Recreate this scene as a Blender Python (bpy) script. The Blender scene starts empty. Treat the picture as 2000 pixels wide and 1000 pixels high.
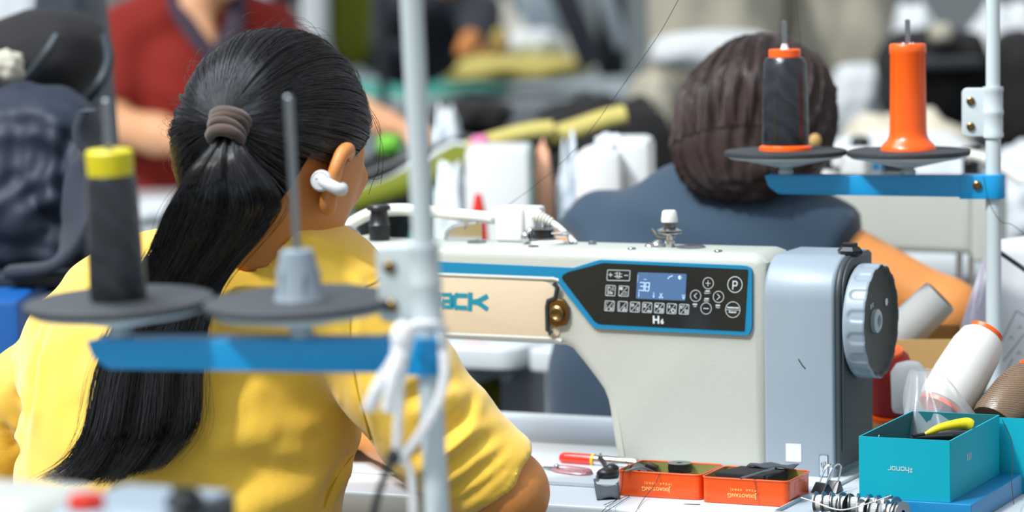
import bpy, bmesh, math, random
import numpy as np
from mathutils import Matrix, Vector
from mathutils.bvhtree import BVHTree

S = bpy.context.scene
COL = S.collection
rng = np.random.default_rng(7)

# ------------------------------------------------------------------ camera
FPX, HCAM = 6200.0, 1.33
PITCH, ROLL = math.atan(627 / FPX), 0.018
_cp, _sp, _c, _s = math.cos(PITCH), math.sin(PITCH), math.cos(ROLL), math.sin(ROLL)
_r0, _u0 = np.array([1., 0, 0]), np.array([0, _sp, _cp])
FWD = np.array([0, _cp, -_sp]); RIGHT = _c * _r0 - _s * _u0; UP = _s * _r0 + _c * _u0
CAM = np.array([0, 0, HCAM])
cd = bpy.data.cameras.new('camera'); cam = bpy.data.objects.new('camera', cd); COL.objects.link(cam)
cam.matrix_world = Matrix(((RIGHT[0], UP[0], -FWD[0], 0), (RIGHT[1], UP[1], -FWD[1], 0), (RIGHT[2], UP[2], -FWD[2], HCAM), (0, 0, 0, 1)))
cd.sensor_width = 36; cd.lens = FPX / 2000 * 36; cd.clip_end = 100; cd.clip_start = 0.05
cd.dof.use_dof = True; cd.dof.focus_distance = 3.12; cd.dof.aperture_fstop = 4.4
S.camera = cam
# ------------------------------------------------------------------ light
wd = bpy.data.worlds.new('world'); S.world = wd; wd.use_nodes = True
wd.node_tree.nodes['Background'].inputs[0].default_value = (0.88, 0.94, 1.0, 1)
wd.node_tree.nodes['Background'].inputs[1].default_value = 0.74
def lamp(kind, name, loc, look, energy, color, **kw):
    l = bpy.data.lights.new(name, kind); l.energy = energy; l.color = color
    for k, q in kw.items(): setattr(l, k, q)
    o = bpy.data.objects.new(name, l); COL.objects.link(o); o.location = loc
    o.rotation_euler = (Vector(look) - Vector(loc)).to_track_quat('-Z', 'Y').to_euler()
    return o
lamp('SUN', 'sun', (-4.7, -4.0, 7.0), (0, 0, 0), 3.4, (1.0, 0.965, 0.90), angle=math.radians(4))
lamp('AREA', 'ceiling_light', (-.9, 2.75, 3.1), (-.3, 3.0, 1.0), 98, (.80, .89, 1.0), shape='RECTANGLE', size=2.2, size_y=.7)  # added lamp over the head, placed for hair highlights and soft top light
S.view_settings.view_transform = 'Standard'; S.view_settings.look = 'None'
S.view_settings.gamma = 1; S.view_settings.use_curve_mapping = False; S.view_settings.exposure = -0.16

# ------------------------------------------------------------------ geometry helpers
def ray(px, py): return FWD + RIGHT * (px - 1000) / FPX + UP * (500 - py) / FPX
def P(px, py, Y):
    d = ray(px, py); return CAM + d * (Y / d[1])
def T(px, py, z=0.76):
    d = ray(px, py); return CAM + d * ((z - HCAM) / d[2])
TH = math.radians(24.5)
AU = np.array([math.cos(TH), -math.sin(TH), 0]); AV = np.array([math.sin(TH), math.cos(TH), 0]); AW = np.array([0, 0, 1.])
_w = P(1722, 628, 3.29); ORG = np.array([_w[0], _w[1], 0.76])
def L(px, py, v0):
    d = ray(px, py); t = ((ORG + AV * v0 - CAM) @ AV) / (d @ AV); p = CAM + d * t - ORG
    return np.array([p @ AU, p[2]])
def loc2w(u, v, w=0.0): return ORG + AU * u + AV * v + AW * w
I3 = np.eye(3)
def frame(x=None, z=None):
    """rotation whose columns are axes; z given, x hint"""
    z = np.array(z, float); z /= np.linalg.norm(z)
    x = np.array(x if x is not None else ([1, 0, 0] if abs(z[0]) < .9 else [0, 1, 0]), float)
    x = x - z * (x @ z); x /= np.linalg.norm(x)
    return np.stack([x, np.cross(z, x), z], 1)
def rotz(a): c, s = math.cos(a), math.sin(a); return np.array([[c, -s, 0], [s, c, 0], [0, 0, 1.]])
def rotx(a): c, s = math.cos(a), math.sin(a); return np.array([[1., 0, 0], [0, c, -s], [0, s, c]])
def roty(a): c, s = math.cos(a), math.sin(a); return np.array([[c, 0, s], [0, 1., 0], [-s, 0, c]])

class MB:
    def __init__(s): s.V = []; s.F = []; s.M = []; s.n = 0
    def add(s, V, F, mi=0, o=None, R=None):
        V = np.asarray(V, float)
        if R is not None: V = V @ np.asarray(R).T
        if o is not None: V = V + np.asarray(o, float)
        s.V.append(V); s.F += [[i + s.n for i in f] for f in F]; s.M += [mi] * len(F); s.n += len(V); return s
    def bm(s, b, mi=0, o=None, R=None):
        b.verts.index_update()
        V = [v.co[:] for v in b.verts]; F = [[v.index for v in f.verts] for f in b.faces]; b.free()
        return s.add(V, F, mi, o, R)
    def box(s, c, size, R=None, bev=0.0, seg=2, mi=0):
        b = bmesh.new(); bmesh.ops.create_cube(b, size=1)
        for v in b.verts: v.co = Vector((v.co.x * size[0], v.co.y * size[1], v.co.z * size[2]))
        if bev: bmesh.ops.bevel(b, geom=b.edges[:], offset=bev, segments=seg, profile=.5, affect='EDGES')
        return s.bm(b, mi, c, R)
    def prism(s, poly, d0, d1, bev=0.0, seg=3, mi=0, o=None, R=None, both=True):
        """poly in local xy, extruded z d0..d1"""
        b = bmesh.new(); n = len(poly)
        lo = [b.verts.new((x, y, d0)) for x, y in poly]; hi = [b.verts.new((x, y, d1)) for x, y in poly]
        b.faces.new(lo[::-1]); b.faces.new(hi)
        for i in range(n): b.faces.new((lo[i], lo[(i + 1) % n], hi[(i + 1) % n], hi[i]))
        bmesh.ops.recalc_face_normals(b, faces=b.faces[:])
        if bev:
            es = [e for e in b.edges if abs(e.verts[0].co.z - e.verts[1].co.z) < 1e-9 and (both or e.verts[0].co.z == d1)]
            bmesh.ops.bevel(b, geom=es, offset=bev, segments=seg, profile=.5, affect='EDGES')
        return s.bm(b, mi, o, R)
    def lathe(s, prof, n=32, o=None, R=None, mi=0, caps=True):
        prof = np.array(prof, float); m = len(prof); a = np.linspace(0, 2 * np.pi, n, endpoint=False)
        V = np.stack([np.outer(prof[:, 0], np.cos(a)), np.outer(prof[:, 0], np.sin(a)), np.repeat(prof[:, 1:2], n, 1)], 2).reshape(-1, 3)
        F = [[i * n + j, i * n + (j + 1) % n, (i + 1) * n + (j + 1) % n, (i + 1) * n + j] for i in range(m - 1) for j in range(n)]
        if caps: F.append(list(range(n))[::-1]); F.append([(m - 1) * n + j for j in range(n)])
        return s.add(V, F, mi, o, R)
    def tube(s, path, r, n=8, mi=0, caps=True, closed=False, flat=1.0):
        Pn = np.array(path, float); m = len(Pn); r = np.broadcast_to(np.array(r, float), (m,))
        t = np.gradient(Pn, axis=0) if not closed else np.roll(Pn, -1, 0) - np.roll(Pn, 1, 0)
        t /= np.linalg.norm(t, axis=1)[:, None] + 1e-12
        nn = np.array([0, 0, 1.]) if abs(t[0][2]) < .9 else np.array([1., 0, 0]); V = []
        a = np.linspace(0, 2 * np.pi, n, endpoint=False)
        for i in range(m):
            nn = nn - t[i] * (nn @ t[i]); nn /= np.linalg.norm(nn) + 1e-12; bb = np.cross(t[i], nn)
            V.append(Pn[i] + r[i] * (np.outer(np.cos(a) * flat, nn) + np.outer(np.sin(a), bb)))
        F = [[i * n + j, i * n + (j + 1) % n, ((i + 1) % m) * n + (j + 1) % n, ((i + 1) % m) * n + j] for i in range(m if closed else m - 1) for j in range(n)]
        if caps and not closed: F.append(list(range(n))[::-1]); F.append([(m - 1) * n + j for j in range(n)])
        return s.add(np.concatenate(V), F, mi)
    def ell(s, c, r, R=None, n=20, mi=0):
        b = bmesh.new(); bmesh.ops.create_uvsphere(b, u_segments=n, v_segments=n // 2 + 1, radius=1)
        for v in b.verts: v.co = Vector((v.co.x * r[0], v.co.y * r[1], v.co.z * r[2]))
        return s.bm(b, mi, c, R)
def spl(pts, n=8):
    """Catmull-Rom through pts"""
    p = np.array(pts, float); q = np.vstack([2 * p[0] - p[1], p, 2 * p[-1] - p[-2]]); out = []
    for i in range(1, len(q) - 2):
        for t in np.linspace(0, 1, n, endpoint=False):
            a, b, c, d = q[i - 1], q[i], q[i + 1], q[i + 2]
            out.append(.5 * (2 * b + (c - a) * t + (2 * a - 5 * b + 4 * c - d) * t * t + (3 * b - a - 3 * c + d) * t ** 3))
    out.append(p[-1]); return np.array(out)
def rrect(x0, y0, x1, y1, r, n=5):
    out = []
    for cx, cy, a0 in ((x1 - r, y1 - r, 0), (x0 + r, y1 - r, 90), (x0 + r, y0 + r, 180), (x1 - r, y0 + r, 270)):
        for k in range(n + 1):
            a = math.radians(a0 + 90 * k / n); out.append((cx + r * math.cos(a), cy + r * math.sin(a)))
    return out
def rpoly(pts, rad, n=5):
    """polygon with rounded corners; rad scalar or list"""
    p = np.array(pts, float); m = len(p); out = []
    for i in range(m):
        r = rad[i] if hasattr(rad, '__len__') else rad
        a, b, c = p[i - 1], p[i], p[(i + 1) % m]
        if r <= 0: out.append(tuple(b)); continue
        da = (a - b); db = (c - b); r1 = min(r, .45 * np.linalg.norm(da)); r2 = min(r, .45 * np.linalg.norm(db))
        s_ = b + da / np.linalg.norm(da) * r1; e_ = b + db / np.linalg.norm(db) * r2
        for k in range(n + 1):
            t = k / n; q = (1 - t) ** 2 * s_ + 2 * t * (1 - t) * b + t * t * e_; out.append((q[0], q[1]))
    return out
def build(name, mb, mats, origin=(0, 0, 0), smooth=True, auto=40):
    V = np.concatenate(mb.V) - np.array(origin) if mb.V else np.zeros((0, 3))
    me = bpy.data.meshes.new(name); me.from_pydata(V.tolist(), [], mb.F)
    if not isinstance(mats, (list, tuple)): mats = [mats]
    for m in mats: me.materials.append(m)
    if len(mats) > 1: me.polygons.foreach_set('material_index', mb.M)
    if smooth:
        me.polygons.foreach_set('use_smooth', [True] * len(me.polygons))
        if auto: me.set_sharp_from_angle(angle=math.radians(auto))
    me.update(); o = bpy.data.objects.new(name, me); COL.objects.link(o); return o
def tag(o, label=None, cat=None, group=None, kind=None):
    if label: o['label'] = label
    if cat: o['category'] = cat
    if group: o['group'] = group
    if kind: o['kind'] = kind
    return o
def thing(name, label, cat, loc=(0, 0, 0), group=None, R=None):
    o = bpy.data.objects.new(name, None); COL.objects.link(o); o.location = [float(x) for x in loc]; o.empty_display_size = .05
    if R is not None: o.rotation_euler = Matrix(np.array(R).tolist()).to_euler()
    return tag(o, label, cat, group)
def part(name, mb, mats, parent, local=False, **kw):
    root = parent
    while root.parent: root = root.parent
    o = build(name, mb, mats, (0, 0, 0) if local else tuple(root.location), **kw); o.parent = parent; return o
def solo(name, mb, mats, label, cat, group=None, **kw):
    V = np.concatenate(mb.V); c = (V.min(0) + V.max(0)) / 2; c[2] = V[:, 2].min()
    o = build(name, mb, mats, c, **kw); o.location = c.tolist(); return tag(o, label, cat, group)
def struct(name, mb, mats, **kw):
    o = build(name, mb, mats, **kw); o['kind'] = 'structure'; return o
def copy_tree(o, parent=None, skip=()):
    c = o.copy(); COL.objects.link(c); c.parent = parent
    for ch in list(o.children):
        if ch.name.split('.')[0] not in skip: copy_tree(ch, c, skip)
    return c
def text_vf(s, size, offset=0.0, align='LEFT', spacing=1.0):
    cu = bpy.data.curves.new('t', 'FONT'); cu.body = s; cu.size = size; cu.offset = offset; cu.align_x = align; cu.space_character = spacing; cu.resolution_u = 3
    ob = bpy.data.objects.new('t', cu); COL.objects.link(ob); dg = bpy.context.evaluated_depsgraph_get(); dg.update()
    me = bpy.data.meshes.new_from_object(ob.evaluated_get(dg)); V = [v.co[:] for v in me.vertices]; F = [list(p.vertices) for p in me.polygons]
    bpy.data.objects.remove(ob); bpy.data.meshes.remove(me); bpy.data.curves.remove(cu); return np.array(V).reshape(-1, 3), F
def stroke(mb, pts, wd, mapf, mi=0, closed=False):
    """flat stroke in 2D, mapf maps Nx2 -> Nx3"""
    p = np.array(pts, float); m = len(p)
    V = []; F = []
    for i in range(m if closed else m - 1):
        a, b = p[i], p[(i + 1) % m]; d = b - a; l = np.linalg.norm(d)
        if l < 1e-9: continue
        d /= l; q = np.array([-d[1], d[0]]) * wd / 2; e = d * wd / 2
        k = len(V); V += [a - e - q, b + e - q, b + e + q, a - e + q]; F.append([k, k + 1, k + 2, k + 3])
    W3 = mapf(np.array(V)); W3[:, 1] -= np.repeat(np.arange(len(W3) // 4) % 3, 4) * 1.6e-5; mb.add(W3, F, mi)

# ------------------------------------------------------------------ materials
def lin(c): return tuple(((x / 255) / 12.92 if x / 255 <= .04045 else ((x / 255 + .055) / 1.055) ** 2.4) for x in c)
def mat(name, rgb, rough=.5, metal=0.0, bump=0.0, scale=60.0, var=0.0, vscale=8.0, sheen=0.0, emit=0.0, alpha=1.0, trans=0.0, spec=.5, coat=0.0, detail=2.0, stretch=None, sss=0.0):
    m = bpy.data.materials.new(name); m.use_nodes = True; nt = m.node_tree; b = nt.nodes['Principled BSDF']; c = lin(rgb) + (1,)
    b.inputs['Base Color'].default_value = c; b.inputs['Roughness'].default_value = rough; b.inputs['Metallic'].default_value = metal
    b.inputs['Specular IOR Level'].default_value = spec; b.inputs['Sheen Weight'].default_value = sheen; b.inputs['Coat Weight'].default_value = coat
    b.inputs['Alpha'].default_value = alpha; b.inputs['Transmission Weight'].default_value = trans
    if sss: b.inputs['Subsurface Weight'].default_value = sss; b.inputs['Subsurface Radius'].default_value = (.02, .008, .004); b.inputs['Subsurface Scale'].default_value = .3
    if emit: b.inputs['Emission Color'].default_value = c; b.inputs['Emission Strength'].default_value = emit
    tc = nt.nodes.new('ShaderNodeTexCoord'); src = tc.outputs['Object']
    if stretch is not None:
        mp = nt.nodes.new('ShaderNodeMapping'); mp.inputs['Scale'].default_value = stretch; nt.links.new(src, mp.inputs[0]); src = mp.outputs[0]
    if bump:
        n = nt.nodes.new('ShaderNodeTexNoise'); n.inputs['Scale'].default_value = scale; n.inputs['Detail'].default_value = detail; nt.links.new(src, n.inputs['Vector'])
        bp = nt.nodes.new('ShaderNodeBump'); bp.inputs['Strength'].default_value = bump; bp.inputs['Distance'].default_value = .001
        nt.links.new(n.outputs[0], bp.inputs['Height']); nt.links.new(bp.outputs[0], b.inputs['Normal'])
    if var:
        n2 = nt.nodes.new('ShaderNodeTexNoise'); n2.inputs['Scale'].default_value = vscale; n2.inputs['Detail'].default_value = 4; nt.links.new(src, n2.inputs['Vector'])
        mx = nt.nodes.new('ShaderNodeMix'); mx.data_type = 'RGBA'
        mx.inputs[6].default_value = tuple(x * (1 - var) for x in c[:3]) + (1,); mx.inputs[7].default_value = tuple(min(1, x * (1 + var)) for x in c[:3]) + (1,)
        nt.links.new(n2.outputs[0], mx.inputs[0]); nt.links.new(mx.outputs[2], b.inputs['Base Color'])
    return m
def wave_mat(name, rgb, rgb2, axis, scale, rough=.3, spec=.6, bump=.4, dist=1.5):
    m = mat(name, rgb, rough, spec=spec); nt = m.node_tree; b = nt.nodes['Principled BSDF']
    tc = nt.nodes['Texture Coordinate']; w = nt.nodes.new('ShaderNodeTexWave'); w.bands_direction = axis; w.inputs['Scale'].default_value = scale
    w.inputs['Distortion'].default_value = dist; w.inputs['Detail'].default_value = 2; w.inputs['Detail Scale'].default_value = 2
    nt.links.new(tc.outputs['Object'], w.inputs[0]); mx = nt.nodes.new('ShaderNodeMix'); mx.data_type = 'RGBA'
    mx.inputs[6].default_value = lin(rgb) + (1,); mx.inputs[7].default_value = lin(rgb2) + (1,)
    nt.links.new(w.outputs[1], mx.inputs[0]); nt.links.new(mx.outputs[2], b.inputs['Base Color'])
    bp = nt.nodes.new('ShaderNodeBump'); bp.inputs['Strength'].default_value = bump; bp.inputs['Distance'].default_value = .0006
    nt.links.new(w.outputs[1], bp.inputs['Height']); nt.links.new(bp.outputs[0], b.inputs['Normal']); return m
M = {
 'cream': mat('cream_paint', (176, 180, 172), .42, bump=.25, scale=420, var=.04, vscale=14, spec=.4),
 'beige': mat('beige_paint', (202, 187, 160), .45, bump=.2, scale=420, spec=.4),
 'grey': mat('grey_plastic', (136, 150, 161), .42, bump=.1, scale=700, var=.05, vscale=20),
 'greyd': mat('dark_grey_plastic', (52, 60, 64), .5),  # dark grey, deepened to put shadow on the motor housing's end face
 'greyl': mat('light_grey_plastic', (168, 180, 188), .4),
 'wheelface': mat('wheel_face', (58, 62, 60), .55, bump=.15, scale=300),
 'panelblack': mat('panel_black', (26, 34, 38), .12, var=.15, vscale=30, spec=.5),
 'cyan': mat('cyan_bezel', (6, 122, 164), .35, bump=.1, scale=500),
 'teal_logo': mat('teal_print', (8, 128, 150), .5),
 'print': mat('white_print', (205, 215, 220), .5),
 'lcd': mat('lcd_glass', (70, 102, 140), .25, emit=.22),
 'lcdtext': mat('lcd_text', (190, 215, 245), .4, emit=.5),
 'white': mat('white_plastic', (214, 217, 216), .4, bump=.1, scale=120),
 'cable': mat('white_cable', (226, 226, 218), .45),
 'table': mat('white_laminate', (200, 208, 212), .3, var=.04, vscale=5, bump=.05, scale=90),
 'tedge': mat('table_edge', (150, 158, 162), .5),
 'chrome': mat('chrome', (200, 202, 204), .16, metal=1),
 'steel': mat('brushed_steel', (150, 155, 158), .32, metal=1, bump=.1, scale=300),
 'brass': mat('aged_brass', (120, 100, 66), .35, metal=1),
 'blackp': mat('black_plastic', (22, 25, 28), .35),
 'pole': mat('pole_paint', (190, 202, 205), .3, spec=.6),
 'blue': mat('blue_steel', (0, 146, 206), .32, spec=.6),
 'foam': mat('black_foam', (46, 50, 54), .6, bump=.8, scale=500),
 'orange': mat('orange_plastic', (242, 92, 14), .28, bump=.05, scale=200),
 'yellowp': mat('yellow_plastic', (214, 200, 22), .4),
 'threadblack': wave_mat('black_thread', (14, 17, 22), (26, 32, 42), 'DIAGONAL', 26, .28, .7, .3, 5),
 'threadwhite': wave_mat('white_thread', (204, 205, 202), (218, 217, 213), 'Z', 220, .5, .4, .15, 1),
 'threadgrey': wave_mat('grey_thread', (168, 172, 172), (190, 194, 194), 'Z', 220, .5, .4, .5, 1),
 'threadbrown': wave_mat('brown_thread', (74, 56, 40), (132, 108, 84), 'Z', 190, .3, .7, .25, 2),
 'threadred': wave_mat('red_thread', (140, 22, 20), (170, 34, 28), 'Z', 220, .5, .4, .5, 1),
 'tin': mat('orange_tin', (228, 82, 18), .3, metal=.15, var=.1, vscale=20, coat=.4),
 'tinin': mat('tin_inside', (156, 152, 92), .3, metal=.4, var=.15, vscale=40),
 'gold': mat('gold_print', (238, 190, 110), .45),
 'teal': mat('teal_card', (0, 156, 176), .6, spec=.25, var=.04, vscale=12),
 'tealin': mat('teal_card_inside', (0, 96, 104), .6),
 'blue2': mat('blue_card', (0, 116, 168), .45), 'crate': mat('blue_crate', (0, 80, 150), .5),
 'kraft': mat('kraft_card', (182, 146, 90), .75, var=.08, vscale=18),
 'paper': mat('paper', (205, 208, 212), .7, var=.03),
 'denim': mat('grey_denim', (78, 86, 92), .9, bump=.8, scale=900, var=.2, vscale=300),
 'red': mat('red_plastic', (214, 44, 26), .25, coat=.5),
 'pink': mat('pink_metal', (196, 142, 148), .3, metal=.6),
 'clear': mat('clear_plastic', (225, 230, 232), .1, alpha=.28, spec=.8),
 'film': mat('plastic_film', (210, 214, 220), .15, alpha=.13, spec=.9),
 'skin': mat('skin', (208, 136, 70), .48, bump=.15, scale=260, var=.07, vscale=18, sss=.12),
 'skin2': mat('skin_pale', (214, 160, 120), .5, var=.06, vscale=12),
 'hair': mat('black_hair', (15, 14, 17), .25, spec=1.0, var=.3, vscale=60),
 'scalp': mat('hair_base', (12, 11, 12), .9, spec=.1),
 'hairb': mat('brown_hair', (52, 36, 32), .4, spec=.6, var=.4, vscale=30),
 'yellow': mat('yellow_jersey', (255, 206, 64), .7, bump=.5, scale=1400, sheen=.5, var=.03, vscale=6),
 'seam': mat('seam_thread', (206, 170, 20), .8),
 'navy': mat('navy_jersey', (38, 60, 78), .85, sheen=.15, var=.08, vscale=8),
 'maroon': mat('red_knit', (132, 26, 14), .9, sheen=.03, bump=.6, scale=300, var=.1, vscale=15),
 'darkcollar': mat('dark_collar', (52, 42, 60), .8),
 'scrunchie': mat('brown_terry', (74, 56, 47), .95, bump=1, scale=900, detail=6, sheen=.3),
 'cord': mat('white_cord', (225, 228, 230), .8, bump=.6, scale=600),
 'darkthread': mat('dark_thread', (40, 42, 48), .7),
 'charcoal': mat('charcoal_fabric', (34, 42, 54), .85, var=.3, vscale=6, sheen=.15),
 'blackf': mat('black_fabric', (20, 19, 21), .85),
 'olive': mat('olive_cloth', (108, 116, 14), .85, var=.1),
 'yellowcloth': mat('straw_cloth', (196, 184, 104), .85, var=.1, vscale=15),
 'green': mat('green_mat', (60, 160, 148), .5),
 'peach': mat('peach_cloth', (222, 168, 136), .85),
 'lime': mat('lime_plastic', (110, 190, 50), .5),
 'magenta': mat('pink_cloth', (220, 120, 168), .8),
 'canvas': mat('cream_canvas', (176, 172, 156), .9, var=.12, vscale=4, bump=.5, scale=200),
 'creamcloth': mat('cream_cloth', (206, 200, 182), .85, var=.1, vscale=10),
 'whitecloth': mat('white_cloth', (210, 218, 224), .85, var=.08, vscale=8),
 'floor': mat('grey_floor', (58, 62, 64), .6, var=.15, vscale=2),
 'wall': mat('grey_wall', (120, 130, 134), .8, var=.1, vscale=1),
 'darkmetal': mat('dark_metal', (44, 52, 58), .5, metal=.3),
}
# ------------------------------------------------------------------ sewing machine (local x along the arm, y away, z up)
def Lp(pts, v0): return np.array([L(x, y, v0) for x, y in pts])
def onface(v0):
    return lambda q: np.stack([q[:, 0], np.full(len(q), v0), q[:, 1]], 1)
RFACE = np.array([[1., 0, 0], [0, 0, -1], [0, 1, 0]])          # prism xy -> (u, w), z -> -v
def px8(x, y): return (1090 + x / 4.878, 490 + y / 4.878)      # panel close-up grid to picture grid
def make_machine():
    root = thing('sewing_machine', 'cream industrial sewing machine with teal stripe, lit black control panel and grey handwheel', 'sewing machine', ORG)
    root.rotation_euler = (0, 0, -TH)
    def pt(name, mb, mats, parent=root, **kw): return part(name, mb, mats, parent, local=True, **kw)
    vf = -.045
    # casting: arm + column outline seen from the front
    under = Lp([(860, 664), (1040, 673), (1088, 675), (1101, 676), (1113, 682), (1136, 710), (1160, 742), (1174, 762), (1182, 782), (1186, 801), (1190, 830), (1196, 868), (1203, 905)], vf)
    out = [(-.600, .233), (-.128, .234), (-.118, .231), (-.112, .224), (-.112, .0)] + [(-.283, 0.0)] + [tuple(q) for q in under[::-1]] + [(-.600, .129)]
    out = out[::-1]
    a = MB(); a.prism(out, -.045, .045, bev=.012, seg=5, R=RFACE)
    arm = pt('casting', a, M['cream'], auto=35)
    # recessed beige fascia on the arm with its raised lips
    f = MB(); q = Lp([(700, 534), (1070, 550), (1096, 580), (1094, 655), (1080, 661), (700, 640)], -.0458)
    f.prism([tuple(x) for x in rpoly(q[::-1], .006)], -.0001, .0012, bev=.001, R=RFACE, o=(0, -.045, 0)); pt('arm_fascia', f, M['beige'], arm)
    f = MB()
    for y0, y1, dy in ((536, 545, 0), (652, 662, 0)):
        q = Lp([(700, y0 - 7), (846, y0), (1080, y1), (1096, y1 + 5)], -.047); f.tube([(x, -.0448, z) for x, z in q], .0026, 8)
    pt('raised_lip', f, M['cream'], arm)
    # stripe
    s = MB(); q = Lp([(700, 503), (850, 511), (1140, 524), (1100, 547), (1080, 546), (850, 535), (700, 528)], -.046)
    s.prism([tuple(x) for x in q[::-1]], 0, .0012, R=RFACE, o=(0, -.045, 0)); pt('stripe', s, M['cyan'], arm)
    # brand letters
    g = MB(); mp = onface(-.0466)
    def st(pts, w=.0036, close=False, m=g, mf=mp, vv=-.0466): stroke(m, Lp(pts, vv), w, mf, 0, close)
    st([(855, 575), (855, 594), (850, 600), (840, 600)], .0050)
    st([(864, 575.5), (879, 576), (881, 580), (881, 600), (865, 599.5), (863, 594), (866, 588), (880, 588.5)], .0043)
    st([(909, 577.5), (892, 577), (888, 581), (887, 596), (891, 600.5), (908, 601.5)], .0050)
    st([(918.5, 576), (917.5, 603)], .0054); st([(949, 580), (934, 588), (922, 589.5), (934, 591.5), (949, 602)], .0052)
    pt('brand_lettering', g, M['teal_logo'], arm, smooth=False)
    # control panel
    c = MB(); VP = -.0462
    outer = Lp([(1094, 538), (1108, 527), (1173, 507), (1458, 518.5), (1470, 524), (1470, 640), (1463, 655), (1166, 641), (1156, 634), (1092, 553)], VP)
    c.prism([tuple(x) for x in rpoly(outer[::-1], [.003, .004, .002, .004, .004, .005, .003, .003, .004, .004][::-1])], 0, .0042, bev=.0015, R=RFACE, o=(0, -.0448, 0), both=False)
    panel = pt('control_panel', c, M['cyan'], root)
    FV = -.0496; c = MB()
    inner = Lp([(1097, 544), (1099, 537), (1110, 531), (1178, 513.5), (1461, 526.5), (1454, 647), (1170, 633), (1161, 628)], FV)
    c.prism([tuple(x) for x in rpoly(inner[::-1], .0015)], 0, .0006, R=RFACE, o=(0, -.049, 0)); pt('panel_face', c, M['panelblack'], panel)
    V1 = FV - .0003; f1 = onface(V1)
    def S8(m, pts, w=.0006, close=False): stroke(m, Lp([px8(x, y) for x, y in pts], V1), w * .8, f1, 0, close)
    def R8(m, x0, y0, x1, y1, sk=6, w=.0007):
        S8(m, [(x, y) for x, y in rpoly([(x0 + sk, y0), (x1 + sk, y0 + 5), (x1, y1 + 5), (x0, y1)], 10, 3)], w, True)
    def C8(m, cx, cy, r, ry=None, w=.0007, a0=0, a1=360):
        ry = ry or r * 1.08; n = 28
        S8(m, [(cx + r * math.cos(math.radians(a0 + (a1 - a0) * k / n)), cy + ry * math.sin(math.radians(a0 + (a1 - a0) * k / n))) for k in range(n + (a1 - a0 < 360))], w, a1 - a0 >= 360)
    def T8(m, s, x, y, size, off=0.0, align='CENTER'):
        V, F = text_vf(s, size, off, align); b0 = L(*px8(x, y), V1)
        V = np.stack([V[:, 0], V[:, 1] - V[:, 0] * .0], 1) + b0; m.add(f1(V), F)
    def btn(draw, name='button'):
        m = MB(); draw(m); return pt(name, m, M['print'], panel, smooth=False)
    W_ = .0009
    btn(lambda m: (R8(m, 465, 182, 680, 280), S8(m, [(484, 227), (516, 228)], W_), S8(m, [(500, 211), (500, 244)], W_), S8(m, [(632, 233), (664, 234)], W_),
                   S8(m, [(540, 215), (562, 216)]), S8(m, [(562, 203), (562, 236)], W_), S8(m, [(584, 204), (584, 236)], W_), S8(m, [(584, 218), (608, 219)]), S8(m, [(540, 243), (608, 246)], .0009), S8(m, [(556, 258), (590, 259)], .0006)))
    btn(lambda m: (R8(m, 452, 327, 541, 424), S8(m, [(528, 342), (470, 420)], .0006), S8(m, [(476, 344), (476, 402)], W_), S8(m, [(484, 344), (498, 356)], W_), S8(m, [(496, 394), (516, 396), (514, 408), (496, 406)], .0009), S8(m, [(526, 358), (526, 380)])))
    btn(lambda m: (R8(m, 577, 333, 668, 429), S8(m, [(658, 345), (592, 424)], .0006), S8(m, [(590, 356), (604, 348), (604, 370), (590, 362)], .0012), S8(m, [(614, 350), (618, 360), (614, 370)]), S8(m, [(632, 392), (656, 393)], .0007), S8(m, [(612, 412), (656, 414)], .0006)))
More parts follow.
